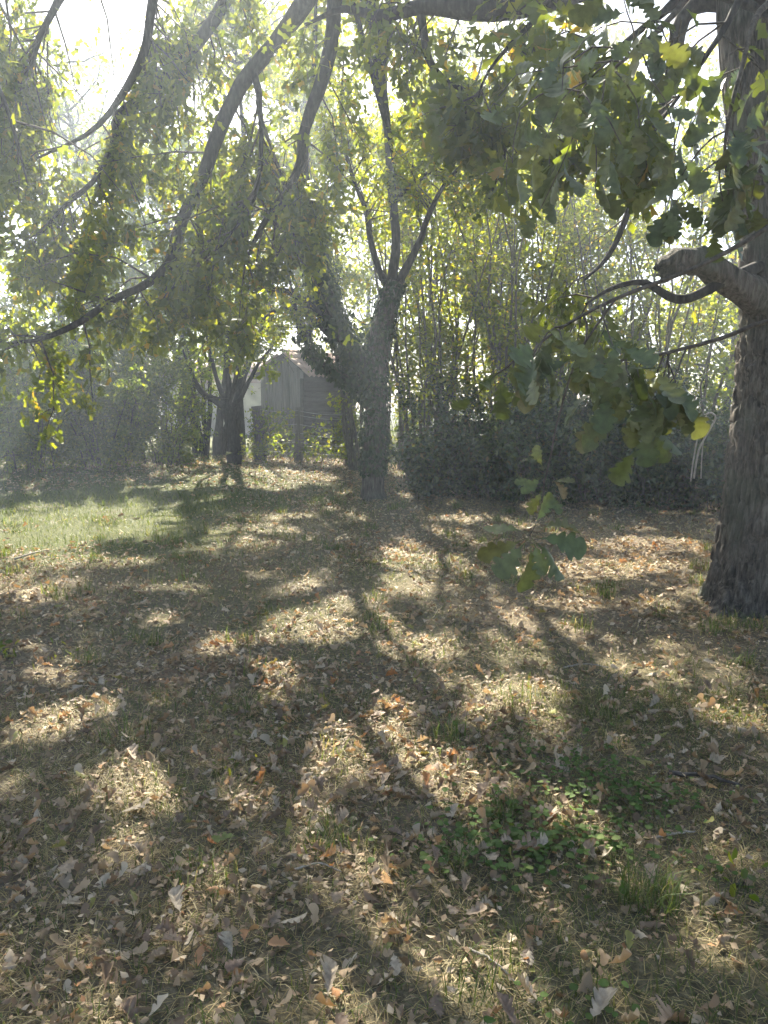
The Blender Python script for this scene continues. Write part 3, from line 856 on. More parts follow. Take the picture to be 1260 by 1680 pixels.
# dark bramble bushes along the foot of the thicket
BR = [
    ((.95, 13.3), 1.25, 'low bramble bush at the foot of the thicket beside the ivy-clad tree'),
    ((1.75, 12.9), 1.6, 'dark bramble bush left of the hanging oak sprigs'),
    ((2.55, 12.5), 1.7, 'dark bramble bush behind the hanging oak sprigs'),
    ((3.35, 12.2), 1.75, 'dark bramble mound right of the hanging oak sprigs'),
    ((4.1, 11.8), 1.7, 'dark bramble mound behind the pale broken stems'),
    ((4.95, 11.5), 1.7, 'dark bramble mound beside the oak trunk'),
    ((6.0, 11.2), 1.8, 'bramble mound at the right, hidden partly by the oak trunk'),
    ((2.2, 13.4), 2.5, 'tall dark evergreen bush inside the thicket'),
    ((3.7, 13.0), 2.6, 'tall dark evergreen bush behind the right bramble mounds'),
]
for b_, h_, lab in BR:
    make_shrub('bramble_bush', lab, 'bush', b_, 26, h_, .75, .008, 11, .45, 4, .25, 8, .09, P_BRAMBLE, [RHOMB], M_DARKLEAF, M_TWIG, 'dark bushes at the foot of the thicket', False, .12, .1, .45, .25)
# bushes at the left
LB = [
    ((-6.9, 15.2), 2.9, 'wide leafy bush at the far left edge of the lawn'),
    ((-5.7, 15.7), 3.1, 'dense green bush with drooping shoots left of the small tree'),
    ((-4.7, 16.6), 2.6, 'green bush with arching shoots nearest the small tree'),
    ((-8.3, 16.2), 3.4, 'tall green bush cut by the left edge'),
    ((-6.2, 17.6), 4.0, 'high dark bush behind the left bushes'),
]
for b_, h_, lab in LB:
    make_shrub('leafy_bush', lab, 'bush', b_, 26, h_, .5, .012, 12, .75, 6, .36, 12, .09, P_BUSH, [RHOMB, SLIM], M_LEAF, M_TWIG, 'bushes along the left of the lawn', False, .12, .05, .5, .12)
for b_, h_, lab in [((.6, 21.0), 2.6, 'leafy hedge bush behind the fence right of the ivy-clad trunk'), ((2.4, 20.0), 2.8, 'leafy hedge bush seen between the hazel stems'), ((4.6, 19.4), 2.9, 'leafy hedge bush behind the middle of the thicket'), ((7.0, 18.8), 3.0, 'leafy hedge bush behind the oak trunk'), ((-9.6, 19.5), 3.0, 'leafy hedge bush far behind the left bushes'), ((9.6, 17.0), 3.2, 'leafy hedge bush at the far right')]:
    make_shrub('hedge_bush', lab, 'bush', b_, 22, h_, .55, .014, 10, .8, 5, .4, 9, .11, P_BUSH, [RHOMB], M_LEAF, M_TWIG, 'hedge bushes behind the thicket', False, .1, .02, .7, .1, True)
# dark many-stemmed shrub behind the small tree
make_shrub('coppiced_shrub', 'old coppiced shrub with thick dark stems behind the small tree', 'shrub', tuple(at(335, 745, 19.0)[:2]), 8, 4.2, .42, .11, 14, 1.0, 6, .45, 11, .1, P_BUSH, [RHOMB], M_LEAF, M_LIMB, None, True, .05, .4, .45)


def far_tree(label, base, height, crown, z0, pal, size, n1=42, n2=9, n3=7, per=13, r=.17, name='background_tree'):
    x, y = base
    z = float(gz(x, y))
    t_ = thing(name, label, 'tree', (x, y, z), 'trees behind the lawn')
    tr = catmull([(x, y, z - .1), (x + rng.normal() * .15, y, z + height * .3), (x + rng.normal() * .3, y + rng.normal() * .2, z + height * .6), (x + rng.normal() * .4, y, z + height * .96)], 16)
    g_ = Geo(); tubes(g_, tr, r, .03, 9); g_.build('trunk', M_LIMB, t_, smooth=True)
    lb = shoots(tr[None], n1, crown, 6, -.12, .18, z0, along=.35, taper=.35)
    g_ = Geo(); tubes(g_, lb, r * .32, .012, 5); o_ = g_.build('limbs', M_LIMB, t_, smooth=True); o_['kind'] = 'stuff'
    twigs_and_leaves(t_, [(lb, n2, crown * .42, n3, crown * .2, per, .03, pal, size, [RHOMB], .25)], dict(jitter=.1, down=.2), leaf_mat_=M_LEAF, fine=False)
    return t_


far_tree('tall yellow-green tree rising behind the hazel thicket', (1.6, 27.5), 12.8, 4.2, .16, P_HAZEL, .16)
far_tree('tall leafy tree behind the right part of the thicket', (6.2, 26.5), 12.4, 4.2, .14, P_HAZEL, .16)
far_tree('tall tree behind the broad oak trunk', (11.0, 25.5), 11.8, 4.2, .13, P_HAZEL, .16)
far_tree('tall tree rising behind the ivy-clad tree', (-2.6, 27.5), 12.4, 3.8, .3, P_HAZEL, .16)
far_tree('slender tall tree rising behind the small tree', (-3.6, 19.6), 10.6, 2.9, .5, P_HAZEL, .13, 34, 8, 6, 11, .12)
far_tree('airy tree rising behind the left bushes', (-8.4, 21.5), 10.8, 3.0, .3, P_BUSH, .13, 34, 8, 6, 8, .12)
far_tree('rounded tree between the shed and the left bushes', (-6.6, 25.5), 9.2, 3.0, .28, P_BUSH, .15)
far_tree('leafy tree behind the left bushes', (-10.2, 24.5), 9.4, 3.4, .16, P_BUSH, .15)
far_tree('leafy tree beyond the left edge of the lawn', (-14.0, 24.0), 10.2, 3.4, .14, P_BUSH, .15)
far_tree('distant tree behind the shed', (-.6, 36), 11.5, 4.2, .15, P_HAZEL, .2, 24, 7, 5, 8)
far_tree('distant tree left of the house', (-12.2, 37), 9.0, 4.2, .15, P_BUSH, .2, 24, 7, 5, 8)
far_tree('distant tree at the far right', (17, 30), 12.5, 4.6, .12, P_HAZEL, .2, 24, 7, 5, 8)
far_tree('distant tree at the far left', (-20, 33), 9.0, 4.4, .12, P_BUSH, .2, 24, 7, 5, 8)

# ------------------------------------------------------------------ shed, house, fence
def plain_mat(name, col, rough=.8, noise=None, bump=.2):
    m, nt, b = new_mat(name)
    tc_ = nt.nodes.new('ShaderNodeTexCoord')
    mp = nt.nodes.new('ShaderNodeMapping'); mp.inputs['Scale'].default_value = noise or (6, 6, 6)
    nt.links.new(tc_.outputs['Object'], mp.inputs[0])
    nz = nt.nodes.new('ShaderNodeTexNoise'); nz.inputs['Scale'].default_value = 1; nz.inputs['Detail'].default_value = 6
    nt.links.new(mp.outputs[0], nz.inputs['Vector'])
    oi = nt.nodes.new('ShaderNodeObjectInfo')
    ad = nt.nodes.new('ShaderNodeMath'); ad.operation = 'MULTIPLY_ADD'; ad.inputs[1].default_value = .3
    nt.links.new(oi.outputs['Random'], ad.inputs[0]); nt.links.new(nz.outputs[0], ad.inputs[2])
    c = np.array(col)
    r_ = ramp(nt, ad.outputs[0], [(.3, tuple(c * .55)), (.65, tuple(c)), (.95, tuple(np.minimum(c * 1.4, .9)))])
    nt.links.new(r_.outputs[0], b.inputs['Base Color'])
    b.inputs['Roughness'].default_value = rough
    b.inputs['Specular IOR Level'].default_value = .25
    bp_ = nt.nodes.new('ShaderNodeBump'); bp_.inputs['Strength'].default_value = bump; bp_.inputs['Distance'].default_value = .01
    nt.links.new(nz.outputs[0], bp_.inputs['Height']); nt.links.new(bp_.outputs[0], b.inputs['Normal'])
    return m


M_PLANK = plain_mat('weathered_planks', (.2, .18, .155), .85, (25, 25, 2))
M_DKPLANK = plain_mat('dark_planks', (.07, .06, .05), .85, (4, 4, 25))
M_TILE = plain_mat('clay_tiles', (.42, .29, .22), .8, (7, 7, 7))
M_WALL = plain_mat('pale_render', (.62, .6, .56), .9, (2, 2, 2))
M_POST = plain_mat('fence_posts', (.17, .15, .13), .9, (30, 30, 4))
M_WIRE = plain_mat('fence_wire', (.35, .35, .34), .5, (5, 5, 5))


def box(g_, c, ax, ay, az, sx, sy, sz):
    c = np.asarray(c, float)
    v_ = np.array([c + ax * sx * i + ay * sy * j + az * sz * k for k in (-.5, .5) for j in (-.5, .5) for i in (-.5, .5)])
    g_.add(v_, None, [(0, 2, 3, 1), (4, 5, 7, 6), (0, 1, 5, 4), (2, 6, 7, 3), (1, 3, 7, 5), (0, 4, 6, 2)])
    return g_


UZ = np.array([0, 0, 1.0])
SC = np.array([-2.36, 23.0, 0.0]); SC[2] = float(gz(SC[0], SC[1]))
sa = np.array([-.836, .549, 0]); sb = np.array([.549, .836, 0])
shed = thing('garden_shed', 'small grey plank shed with clay tile roof behind the wire fence', 'shed', SC)
ridge_t, ridge_z, eave_z = .62, 2.72, 1.98
LA, LBW = 1.66, 2.6


def roof_z(t):
    return np.where(t < ridge_t, ridge_z - (ridge_t - t) * .7, ridge_z - (t - ridge_t) * .55)


wl = box(Geo(), SC + sa * LA / 2 + sb * (LBW / 2 + .03) + UZ * 1.08, sa, sb, UZ, LA - .04, LBW - .04, 2.16).build('wall', M_DKPLANK, shed)
for q in range(13):
    t = (q + .5) * LA / 13
    h_ = float(roof_z(t)) - .08
    g_ = box(Geo(), SC + sa * t + sb * (-.012 + rng.normal() * .004) + UZ * (h_ / 2), sa, sb, UZ, LA / 13 - .008, .026, h_)
    g_.build('plank', M_PLANK, wl)
for q in range(15):
    z_ = .1 + q * .145
    g_ = box(Geo(), SC - sa * (.014 + rng.normal() * .003) + sb * (LBW / 2 + .02) + UZ * z_, sa, sb, UZ, .026, LBW, .135)
    g_.build('plank', M_DKPLANK, wl)
g_ = box(Geo(), SC + sa * .02 - sb * .045 + UZ * 1.0, sa, sb, UZ, .1, .05, 2.0)
g_.build('corner_post', M_DKPLANK, shed)
# roof deck with rafters and clay tiles
dn1 = norm(-sa - UZ * .7); dn2 = norm(sa - UZ * .55)
n1 = norm(np.cross(sb, dn1)); n1 = n1 if n1[2] > 0 else -n1
n2 = norm(np.cross(sb, dn2)); n2 = n2 if n2[2] > 0 else -n2
L1_, L2_ = 1.07 * math.hypot(1, .7), 1.3 * math.hypot(1, .55)
RT = SC + sa * ridge_t + UZ * (ridge_z + .02)
g_ = Geo()
box(g_, RT + sb * (LBW / 2) + dn1 * L1_ / 2, dn1, sb, n1, L1_, LBW + .4, .04)
box(g_, RT + sb * (LBW / 2) + dn2 * L2_ / 2 - UZ * .002, dn2, sb, n2, L2_, LBW + .4, .04)
roof = g_.build('roof', M_DKPLANK, shed)
arc = np.linspace(0, math.pi, 6)
tv = []
for xx, rr_ in ((0, .085), (.36, .1)):
    for th in (0, .016):
        for a_ in arc:
            tv.append((xx, math.cos(a_) * (rr_ - th), math.sin(a_) * (rr_ - th) * .8))
tv = np.array(tv); q_ = []
n_ = 6
for i in range(n_ - 1):
    q_ += [(i, i + 1, 12 + i + 1, 12 + i), (6 + i, 18 + i, 18 + i + 1, 6 + i + 1), (12 + i, 12 + i + 1, 18 + i + 1, 18 + i), (i, 6 + i, 6 + i + 1, i + 1)]
gt = Geo(); gt.add(tv, None, q_)
tile_me = gt.mesh('roof_tile', smooth=False); tile_me.materials.append(M_TILE)
for dn, nn, LL in ((dn1, n1, L1_), (dn2, n2, L2_)):
    rows = int(LL / .3)
    for c_ in range(15):
        for r_ in range(rows):
            p_ = RT + sb * (-.18 + c_ * .205) + dn * (LL - .38 - r_ * .3) + nn * (.03 + .008 * (r_ % 2) + rng.random() * .006)
            place('roof_tile', tile_me, roof, p_, dn + rng.normal(size=3) * .012, nn, 1.0)
for c_ in range(8):
    p_ = RT + sb * (-.25 + c_ * .38) + UZ * .05
    o_ = place('ridge_tile', tile_me, roof, p_, sb, UZ, 1.1)

# pale house beyond
HC = np.array([-6.9, 34.0, float(gz(-6.9, 34.0))])
house = thing('pale_house', 'low pale house with pinkish tiled roof beyond the shed', 'house', HC)
ex, ey = np.array([1.0, 0, 0]), np.array([0, 1.0, 0])
hw = box(Geo(), HC + UZ * 1.05, ex, ey, UZ, 4.4, 4, 2.1).build('wall', M_WALL, house)
for wx in (-1.1, .6):
    w_ = box(Geo(), HC + ex * wx - ey * 2.02 + UZ * 1.3, ex, ey, UZ, .9, .06, .9).build('window', M_DKPLANK, hw)
g_ = Geo()
hr = np.array([HC + [-2.5, -2.4, 2.1], HC + [2.5, -2.4, 2.1], HC + [2.5, 0, 3.1], HC + [-2.5, 0, 3.1], HC + [2.5, 2.4, 2.1], HC + [-2.5, 2.4, 2.1]])
g_.add(hr, [(1, 4, 2), (0, 3, 5)], [(0, 1, 2, 3), (3, 2, 4, 5), (0, 5, 4, 1)])
hroof = g_.build('roof', plain_mat('pink_tiles', (.48, .33, .29), .8, (3, 3, 3)), house)

# post and wire fence
FY = 17.6
fence = thing('wire_fence', 'old wire fence on wooden posts in front of the shed', 'fence', (*at(490, 760, FY)[:2], 0))
posts = [(427, 20), (490, 15), (571, 12), (657, 11), (735, 11)]
tops = []
for u_, w_ in posts:
    p_ = at(u_, 760, FY); z_ = float(gz(p_[0], FY))
    r_ = w_ / 1269 * FY / 2
    pp = catmull([(p_[0], FY, z_ - .1), (p_[0] + .01, FY, z_ + .6), (p_[0] + rng.normal() * .03, FY, z_ + 1.22)], 12)
    g_ = Geo(); tubes(g_, pp, r_ * 1.08, r_ * .92, 12, cap=True)
    g_.build('post', M_POST, fence, smooth=True)
    tops.append((p_[0], z_, r_))
for hgt in (.25, .45, .65, .85, 1.05, 1.15):
    for i in range(len(tops) - 1):
        x0, z0, r_ = tops[i]; x1, z1, _ = tops[i + 1]
        t = np.linspace(0, 1, 8)
        pp = np.stack([x0 + (x1 - x0) * t, np.full(8, FY - .06 - .03), z0 + (z1 - z0) * t + hgt - .04 * np.sin(math.pi * t)], 1)
        g_ = Geo(); tubes(g_, pp, .004, .004, 4)
        g_.build('wire', M_WIRE, fence)


def vine(label, u0, u1, z0, z1, n, dens, dy=0.0):
    base = at((u0 + u1) / 2, 760, FY + dy); zb = float(gz(base[0], FY))
    t_ = thing('climbing_vine', label, 'vine', (base[0], FY + dy, zb), 'vines on the wire fence')
    k_ = 9
    x0, x1 = at(u0, 700, FY)[0], at(u1, 700, FY)[0]
    st = []
    for q in range(n):
        xa = rng.uniform(x0, x1)
        p = np.zeros((k_, 3)); p[:, 0] = xa + np.cumsum(rng.normal(size=k_) * .07); p[:, 1] = FY + dy - .1 + np.cumsum(rng.normal(size=k_) * .03)
        p[:, 2] = zb + np.linspace(0, rng.uniform(z0, z1), k_)
        st.append(p)
    st = np.stack(st)
    tg, lg = Geo(), Geo()
    tubes(tg, st, .008, .004, 5)
    a = shoots(st, 6, .5, 5, .12, .3, .2)
    tubes(tg, a, .004, .002, 4)
    foliage(lg, a, dens, [IVYT], .085, P_VINE, keep=.4, jitter=.04, down=.4)
    o_ = tg.build('vine_stems', M_TWIG, t_); o_['kind'] = 'stuff'
    o_ = lg.build('foliage', M_LEAF, t_); o_['kind'] = 'stuff'


vine('leafy vine hanging on the fence left of the pale post', 425, 485, .5, 1.25, 12, 11)
vine('leafy vine climbing the fence between the two middle posts', 492, 560, .3, 1.0, 12, 9)
vine('bright vine climbing beside the ivy-clad trunk', 562, 600, .6, 1.6, 12, 11)
vine('low bright vine right of the ivy-clad trunk', 640, 700, .4, 1.3, 12, 10)
vine('dark ivy bush wrapping the leftmost fence post', 414, 438, .7, 1.25, 10, 9)
# low plants along the fence foot
for u_, lab in ((450, 'low leafy weeds at the fence foot under the shed wall'), (530, 'low bright weeds at the fence foot by the middle posts'), (395, 'low weeds behind the small tree trunk')):
    p_ = at(u_, 760, FY - .4)
    make_shrub('leafy_weed', lab, 'plant', (p_[0], FY - .35), 26, .42, .8, .004, 5, .22, 2, .12, 4, .06, P_VINE, [OVATE], M_LEAF, M_TWIG, 'weeds along the fence', False, .1, .2, .5)

# bare branches in the thicket
g_ = Geo()
BY = 10.4
bs = thing('broken_stem', 'pale broken bare stems standing in the brambles near the oak', 'dead stem', (*at(1140, 750, BY)[:2], 0))
for pts, r_ in (([at(1133, 790, BY), at(1138, 752, BY), at(1147, 708, BY), at(1156, 686, BY), at(1160, 683, BY)], .011),
                ([at(1138, 785, BY + .1), at(1146, 740, BY + .1), at(1160, 712, BY + .1), at(1174, 686, BY + .1), at(1166, 677, BY + .1), at(1158, 680, BY + .1)], .015),
                ([at(1150, 785, BY + .2), at(1152, 740, BY + .2), at(1157, 700, BY + .2), at(1158, 686, BY + .2)], .009)):
    pp = catmull(pts, 16); pp[:, 2] = np.maximum(pp[:, 2], -.05)
    g_ = Geo(); tubes(g_, pp, r_, r_ * .8, 8, cap=True)
    g_.build('stem', M_DEADWOOD, bs, smooth=True)

# ------------------------------------------------------------------ grass
BARE = [(.95, 2.2, .35, .25), (1.35, 3.2, .5, .5)]


def blades(n, y0, y1, L, w, flat, gmul=1.0, side=.58, pad=1.3, xr=None):
    x, y = frame_points(n, y0, y1, side, pad)
    dens = .35 + .65 * vn(x * 1.4, y * 1.3, 61) + .5 * (vn(x * 4, y * 4, 62) - .5)
    m = rng.random(n) < dens
    d_ = np.hypot(x - OX, y - OY)
    m &= d_ > .42
    x, y = x[m], y[m]; n = len(x)
    gsh = np.clip(green_share(x, y) * gmul, 0, 1)
    isg = rng.random(n) < gsh
    z = gz(x, y) - .01
    h = rng.uniform(0, 2 * math.pi, n)
    el = np.where(isg, rng.uniform(.5, 1.45, n), rng.uniform(.02, .9, n) * flat)
    Ln = L * rng.uniform(.45, 1.25, n) * np.where(isg, 1.0, .95)
    wd = w * rng.uniform(.7, 1.3, n)
    dx, dy = np.cos(h), np.sin(h)
    hor, ver = np.cos(el), np.sin(el)
    base = np.stack([x, y, z], 1)
    D1 = np.stack([dx * hor, dy * hor, ver], 1)
    el2 = el - rng.uniform(.2, 1.1, n)
    D2 = np.stack([dx * np.cos(el2), dy * np.cos(el2), np.maximum(np.sin(el2), -.12)], 1)
    sd = np.stack([-dy, dx, 0 * dx], 1)
    mid = base + D1 * (Ln * .55)[:, None]
    tip = mid + D2 * (Ln * .5)[:, None]
    tip[:, 2] = np.maximum(tip[:, 2], gz(tip[:, 0], tip[:, 1]) + .003)
    W = sd * (wd / 2)[:, None]
    v = np.stack([base - W, base + W, mid + W * .8, mid - W * .8, tip], 1)
    k = (np.arange(n) * 5)[:, None]
    q = np.array([[0, 1, 2, 3]]) + k
    t = np.array([[3, 2, 4]]) + k
    cg = tints(n, [(3, (.06, .09, .02), (.1, .135, .03)), (2, (.11, .14, .035), (.17, .18, .055))])
    cd = tints(n, [(4, (.29, .235, .115), (.42, .35, .19)), (2, (.16, .13, .07), (.26, .205, .115)), (1, (.44, .38, .23), (.52, .46, .29))])
    c = np.where(isg[:, None], cg, cd)
    return v.reshape(-1, 3), t, q, np.repeat(c, 5, 0)


lawn = Geo()
for args in [(135000, 1.45, 4.0, .07, .0028, .6), (64000, 3.6, 7.5, .07, .004, .6), (46000, 7.0, 12.5, .085, .007, .7), (36000, 11.5, 20, .11, .012, .8)]:
    v, t, q, c = blades(*args)
    lawn.add(v, t, q, c)
# green tufts
cent = []
for q in range(150):
    x_, y_ = frame_points(1, 1.6, 12.5)
    cent.append((x_[0], y_[0], rng.uniform(.04, .13), rng.integers(18, 60)))
cent += [(.84, 2.25, .1, 130), (1.78, 11.0, .12, 60), (-.2, 2.55, .09, 80), (-.6, 2.35, .12, 90), (2.45, 5.2, .16, 110), (2.7, 5.0, .16, 110), (2.25, 5.1, .12, 60), (3.1, 5.05, .14, 90)]
TP, TL = [], []
for x_, y_, r_, k_ in cent:
    a_ = rng.uniform(0, 6.28, k_); rr_ = r_ * np.sqrt(rng.random(k_))
    TP.append(np.stack([x_ + rr_ * np.cos(a_), y_ + rr_ * np.sin(a_)], 1)); TL.append(np.full(k_, .1 + .05 * rng.random()))
TP = np.concatenate(TP); TL = np.concatenate(TL) * rng.uniform(.5, 1.3, len(TP)); n = len(TP)
h = rng.uniform(0, 6.28, n); el = rng.uniform(.75, 1.5, n); el2 = el - rng.uniform(.2, 1.0, n)
base = np.stack([TP[:, 0], TP[:, 1], gz(TP[:, 0], TP[:, 1]) - .01], 1)
D1 = np.stack([np.cos(h) * np.cos(el), np.sin(h) * np.cos(el), np.sin(el)], 1); D2_ = np.stack([np.cos(h) * np.cos(el2), np.sin(h) * np.cos(el2), np.sin(el2)], 1)
W = np.stack([-np.sin(h), np.cos(h), 0 * h], 1) * .0016 * (1 + TP[:, 1:2] * .12)
mid = base + D1 * TL[:, None] * .55; tip = mid + D2_ * TL[:, None] * .5
v = np.stack([base - W, base + W, mid + W * .8, mid - W * .8, tip], 1); k = (np.arange(n) * 5)[:, None]
lawn.add(v, np.array([[3, 2, 4]]) + k, np.array([[0, 1, 2, 3]]) + k, np.repeat(tints(n, [(3, (.07, .11, .022), (.12, .16, .035)), (1, (.2, .19, .08), (.3, .26, .14))]), 5, 0))
lo = lawn.build('grass', M_GRASS)
tag(lo, 'thin dry and green grass of the lawn', 'grass', kind='stuff')

# ------------------------------------------------------------------ fallen leaves
P_DEAD = [(5, (.28, .2, .115), (.4, .3, .185)), (3, (.16, .112, .068), (.25, .175, .11)), (2, (.4, .32, .22), (.5, .42, .3)), (.35, (.36, .19, .09), (.44, .25, .12)), (.3, (.2, .2, .06), (.28, .26, .08))]
TM_DEAD = [lobed(OAK_MID, f_, b_, .04, t_, r_) for f_, b_, t_, r_ in [(.5, -.3, .3, .5), (-.4, .4, -.3, 1.2), (.9, .2, .2, .3), (.1, -.6, .5, -.9), (-.7, -.3, -.4, .6), (.3, .7, .1, 1.5)]]
TM_DEADF = [lobed(OAK_FAR, f_, b_, .04, t_, r_) for f_, b_, t_, r_ in [(.5, -.3, .3, .5), (-.4, .4, -.3, 1.2), (.9, .2, .2, .3)]]
BITS = (np.array([(0, 0, 0), (.4, .32, .2), (1, .05, .05), (.5, -.3, .12)]), np.array([(0, 1, 2), (0, 2, 3)]))


def litter_density(x, y):
    d = .25 + .95 * vn(x * 1.1, y * .9, 71) * (.45 + .75 * vn(x * 3.1, y * 2.7, 72))
    d = d - .55 * sstep(-1.2, -2.8, x + .12 * (y - 8)) * sstep(6.8, 8.2, y) * sstep(13.5, 12.5, y)
    d = d + .55 * np.exp(-((x - .15) / .8) ** 2 - ((y - 3.0) / .9) ** 2)
    d = d + .8 * sstep(13.5, 14.8, y) * sstep(19, 17, y) * sstep(1.5, .2, x) * sstep(-6.5, -4, x)
    return d


def litter(geo, n, y0, y1, size, tm, dens=1.0):
    x, y = frame_points(n, y0, y1, .58, 1.3)
    m = (rng.random(n) < litter_density(x, y) * dens) & (np.hypot(x - OX, y - OY) > .45)
    x, y = x[m], y[m]; n = len(x)
    P = np.stack([x, y, gz(x, y) + rng.uniform(.0, .028, n)], 1)
    h = rng.uniform(0, 6.28, n)
    A = norm(np.stack([np.cos(h), np.sin(h), rng.normal(size=n) * .22], 1))
    Nn = norm(rng.normal(size=(n, 3)) * .42 + [0, 0, 1]) * np.where(rng.random((n, 1)) < .5, 1, -1)
    sz = size * rng.uniform(.5, 1.25, n)
    c = tints(n, P_DEAD)
    k_ = rng.integers(0, len(tm), n)
    for j, t_ in enumerate(tm):
        s_ = k_ == j
        scatter(geo, t_, P[s_], A[s_], Nn[s_], sz[s_], c[s_])


lt = Geo()
litter(lt, 6700, 1.45, 4.4, .05, TM_DEAD)
litter(lt, 8500, 4.2, 8.5, .058, TM_DEADF)
litter(lt, 9000, 8.0, 19, .075, TM_DEADF)
litter(lt, 21000, 1.45, 5.0, .026, [BITS])
litter(lt, 24000, 5.0, 13, .04, [BITS])
litter(lt, 14000, 13.0, 19, .06, [BITS])
lo = lt.build('leaf_litter', M_LITTER)
tag(lo, 'mat of crumbled brown leaves covering the lawn', 'leaf litter', kind='stuff')

# the largest fallen leaves, one by one
DEADC = {
    'tan': [(0, (.28, .2, .13)), (.5, (.36, .27, .18)), (1, (.42, .33, .23))],
    'pale grey-brown': [(0, (.31, .255, .18)), (.5, (.37, .31, .225)), (1, (.42, .355, .26))],
    'dark brown': [(0, (.13, .095, .068)), (.5, (.19, .14, .1)), (1, (.24, .17, .12))],
    'orange-brown': [(0, (.42, .19, .07)), (.5, (.48, .25, .09)), (1, (.5, .3, .13))],
    'green-yellow': [(0, (.16, .19, .05)), (.5, (.22, .22, .06)), (1, (.28, .24, .08))],
}
dead_me = {}
shapes = {'flat': [(.15, -.1, .02, .1, .1), (-.1, .1, .02, -.1, -.2)], 'curled': [(.5, -.45, .05, .3, .8), (-.4, .5, .04, -.3, 1.3), (.2, .6, .03, .4, 1.1)], 'folded': [(1.0, -.2, .03, .2, .2), (-.9, .15, .04, -.2, .4)]}
for cn, rp in DEADC.items():
    mt_ = leaf_mat('fallen_leaf_' + cn.replace(' ', '_').replace('-', '_'), .18, (1.4, 1.1, .7), .65, .25, rp)
    for sn, ps in shapes.items():
        lst = []
        for p_ in ps:
            v_, q2 = lobed(OAK_FINE, *p_)
            gg = Geo(); gg.add(v_, None, q2); me = gg.mesh('fallen_leaf'); me.materials.append(mt_); lst.append(me)
        dead_me[cn, sn] = lst
xs, ys = frame_points(900, 1.62, 4.2, .46, .0)
ok = rng.random(900) < litter_density(xs, ys)
xs, ys = xs[ok][:292], ys[ok][:292]
names_ = list(DEADC); shn = list(shapes)
HERO = [(-.95, 2.75, 'pale grey-brown', 'flat', .13), (.62, 2.72, 'tan', 'folded', .12), (.5, 2.5, 'tan', 'folded', .12), (.02, 2.5, 'pale grey-brown', 'curled', .11), (-.27, 2.1, 'pale grey-brown', 'flat', .095), (.55, 1.78, 'pale grey-brown', 'curled', .1), (-.57, 2.55, 'green-yellow', 'flat', .1), (.72, 1.75, 'tan', 'curled', .11)]
allv = [(x_, y_, None, None, None) for x_, y_ in zip(xs, ys)]
for x_, y_, cn, sn, sz in HERO + allv:
    if cn is None:
        cn = names_[rng.choice(5, p=[.44, .27, .22, .045, .025])]; sn = shn[rng.choice(3, p=[.25, .5, .25])]; sz = .064 * rng.uniform(.7, 1.25)
    me = dead_me[cn, sn][rng.integers(len(dead_me[cn, sn]))]
    h_ = rng.uniform(0, 6.28)
    A = np.array([math.cos(h_), math.sin(h_), rng.normal() * .12]); Nn = np.array([rng.normal() * .25, rng.normal() * .25, 1.0])
    ox = -A * sz * .5
    P = np.array([x_, y_, float(gz(x_, y_)) + .016 + rng.random() * .012]) + ox * [1, 1, 0]
    o_ = place('fallen_leaf', me, None, P, A, Nn, sz)
    q_ = x_ / (y_ * .5)
    side_ = 'left edge of the lawn' if q_ < -.72 else 'left of the middle' if q_ < -.25 else 'middle of the lawn' if q_ < .2 else 'right of the middle' if q_ < .62 else 'right edge of the lawn'
    iv_ = math.hypot((x_ - .7) / 1.2, y_ - 2.75) < .38
    row_ = 'closest to the viewer' if y_ < 2.05 else 'near the front' if y_ < 2.6 else 'farther up' if y_ < 3.3 else 'farthest up'
    sun_ = 'sunlit' if ground_lit(np.array([x_]), np.array([y_]))[0] else 'shaded'
    big_ = 'small' if sz < .056 else 'large' if sz > .072 else 'mid-sized'
    tag(o_, f'{sun_} {big_} {cn} {sn} oak leaf ' + ('among the round green leaves, ' + row_ if iv_ else f'{row_}, {side_}'), 'leaf', 'fallen oak leaves on the lawn')

# ------------------------------------------------------------------ ground ivy, weeds, twigs, acorn
ROUND = (np.array([(0, 0, 0)] + [(.5 + .5 * math.cos(a_), .5 * math.sin(a_), .07 * math.cos(2 * a_)) for a_ in np.linspace(math.pi * .85, -math.pi * .85, 9)]), np.array([(0, i + 1, i + 2) for i in range(8)]))
gi = Geo()
for cxp, cyp, sxp, syp, k_, sz in [(.82, 2.98, .2, .13, 260, .03), (1.0, 2.86, .14, .1, 150, .03), (.56, 2.62, .2, .09, 150, .036), (.42, 2.72, .1, .1, 60, .036), (.36, 2.5, .09, .08, 45, .038), (.72, 2.55, .14, .06, 90, .034), (.5, 2.35, .1, .07, 30, .036), (.2, 2.45, .09, .08, 40, .034), (.68, 3.3, .2, .1, 80, .03), (.5, 1.75, .12, .08, 20, .034), (1.1, 2.4, .06, .05, 16, .03)]:
    x_ = cxp + rng.normal(size=k_) * sxp * .95; y_ = cyp + rng.normal(size=k_) * syp * 1.0
    z_ = gz(x_, y_) + rng.uniform(.015, .05, k_)
    P = np.stack([x_, y_, z_], 1)
    h = rng.uniform(0, 6.28, k_)
    A = np.stack([np.cos(h), np.sin(h), rng.normal(size=k_) * .15], 1)
    Nn = norm(np.array([0, 0, 1.0]) + rng.normal(size=(k_, 3)) * .28)
    scatter(gi, ROUND, P, A, Nn, sz * .74 * rng.uniform(.6, 1.25, k_), tints(k_, [(3, (.07, .125, .03), (.1, .16, .045)), (1, (.12, .18, .05), (.15, .2, .06))]))
    stem = np.stack([np.stack([x_ + rng.normal(size=k_) * .01, y_, gz(x_, y_) - .005], 1), P], 1)
    tubes(gi, stem, .0011, .0009, 3, tint=(.1, .12, .05))
o_ = gi.build('ground_ivy', leaf_mat('ground_ivy_leaves', .4, (1.7, 1.6, .5), .7, .15))
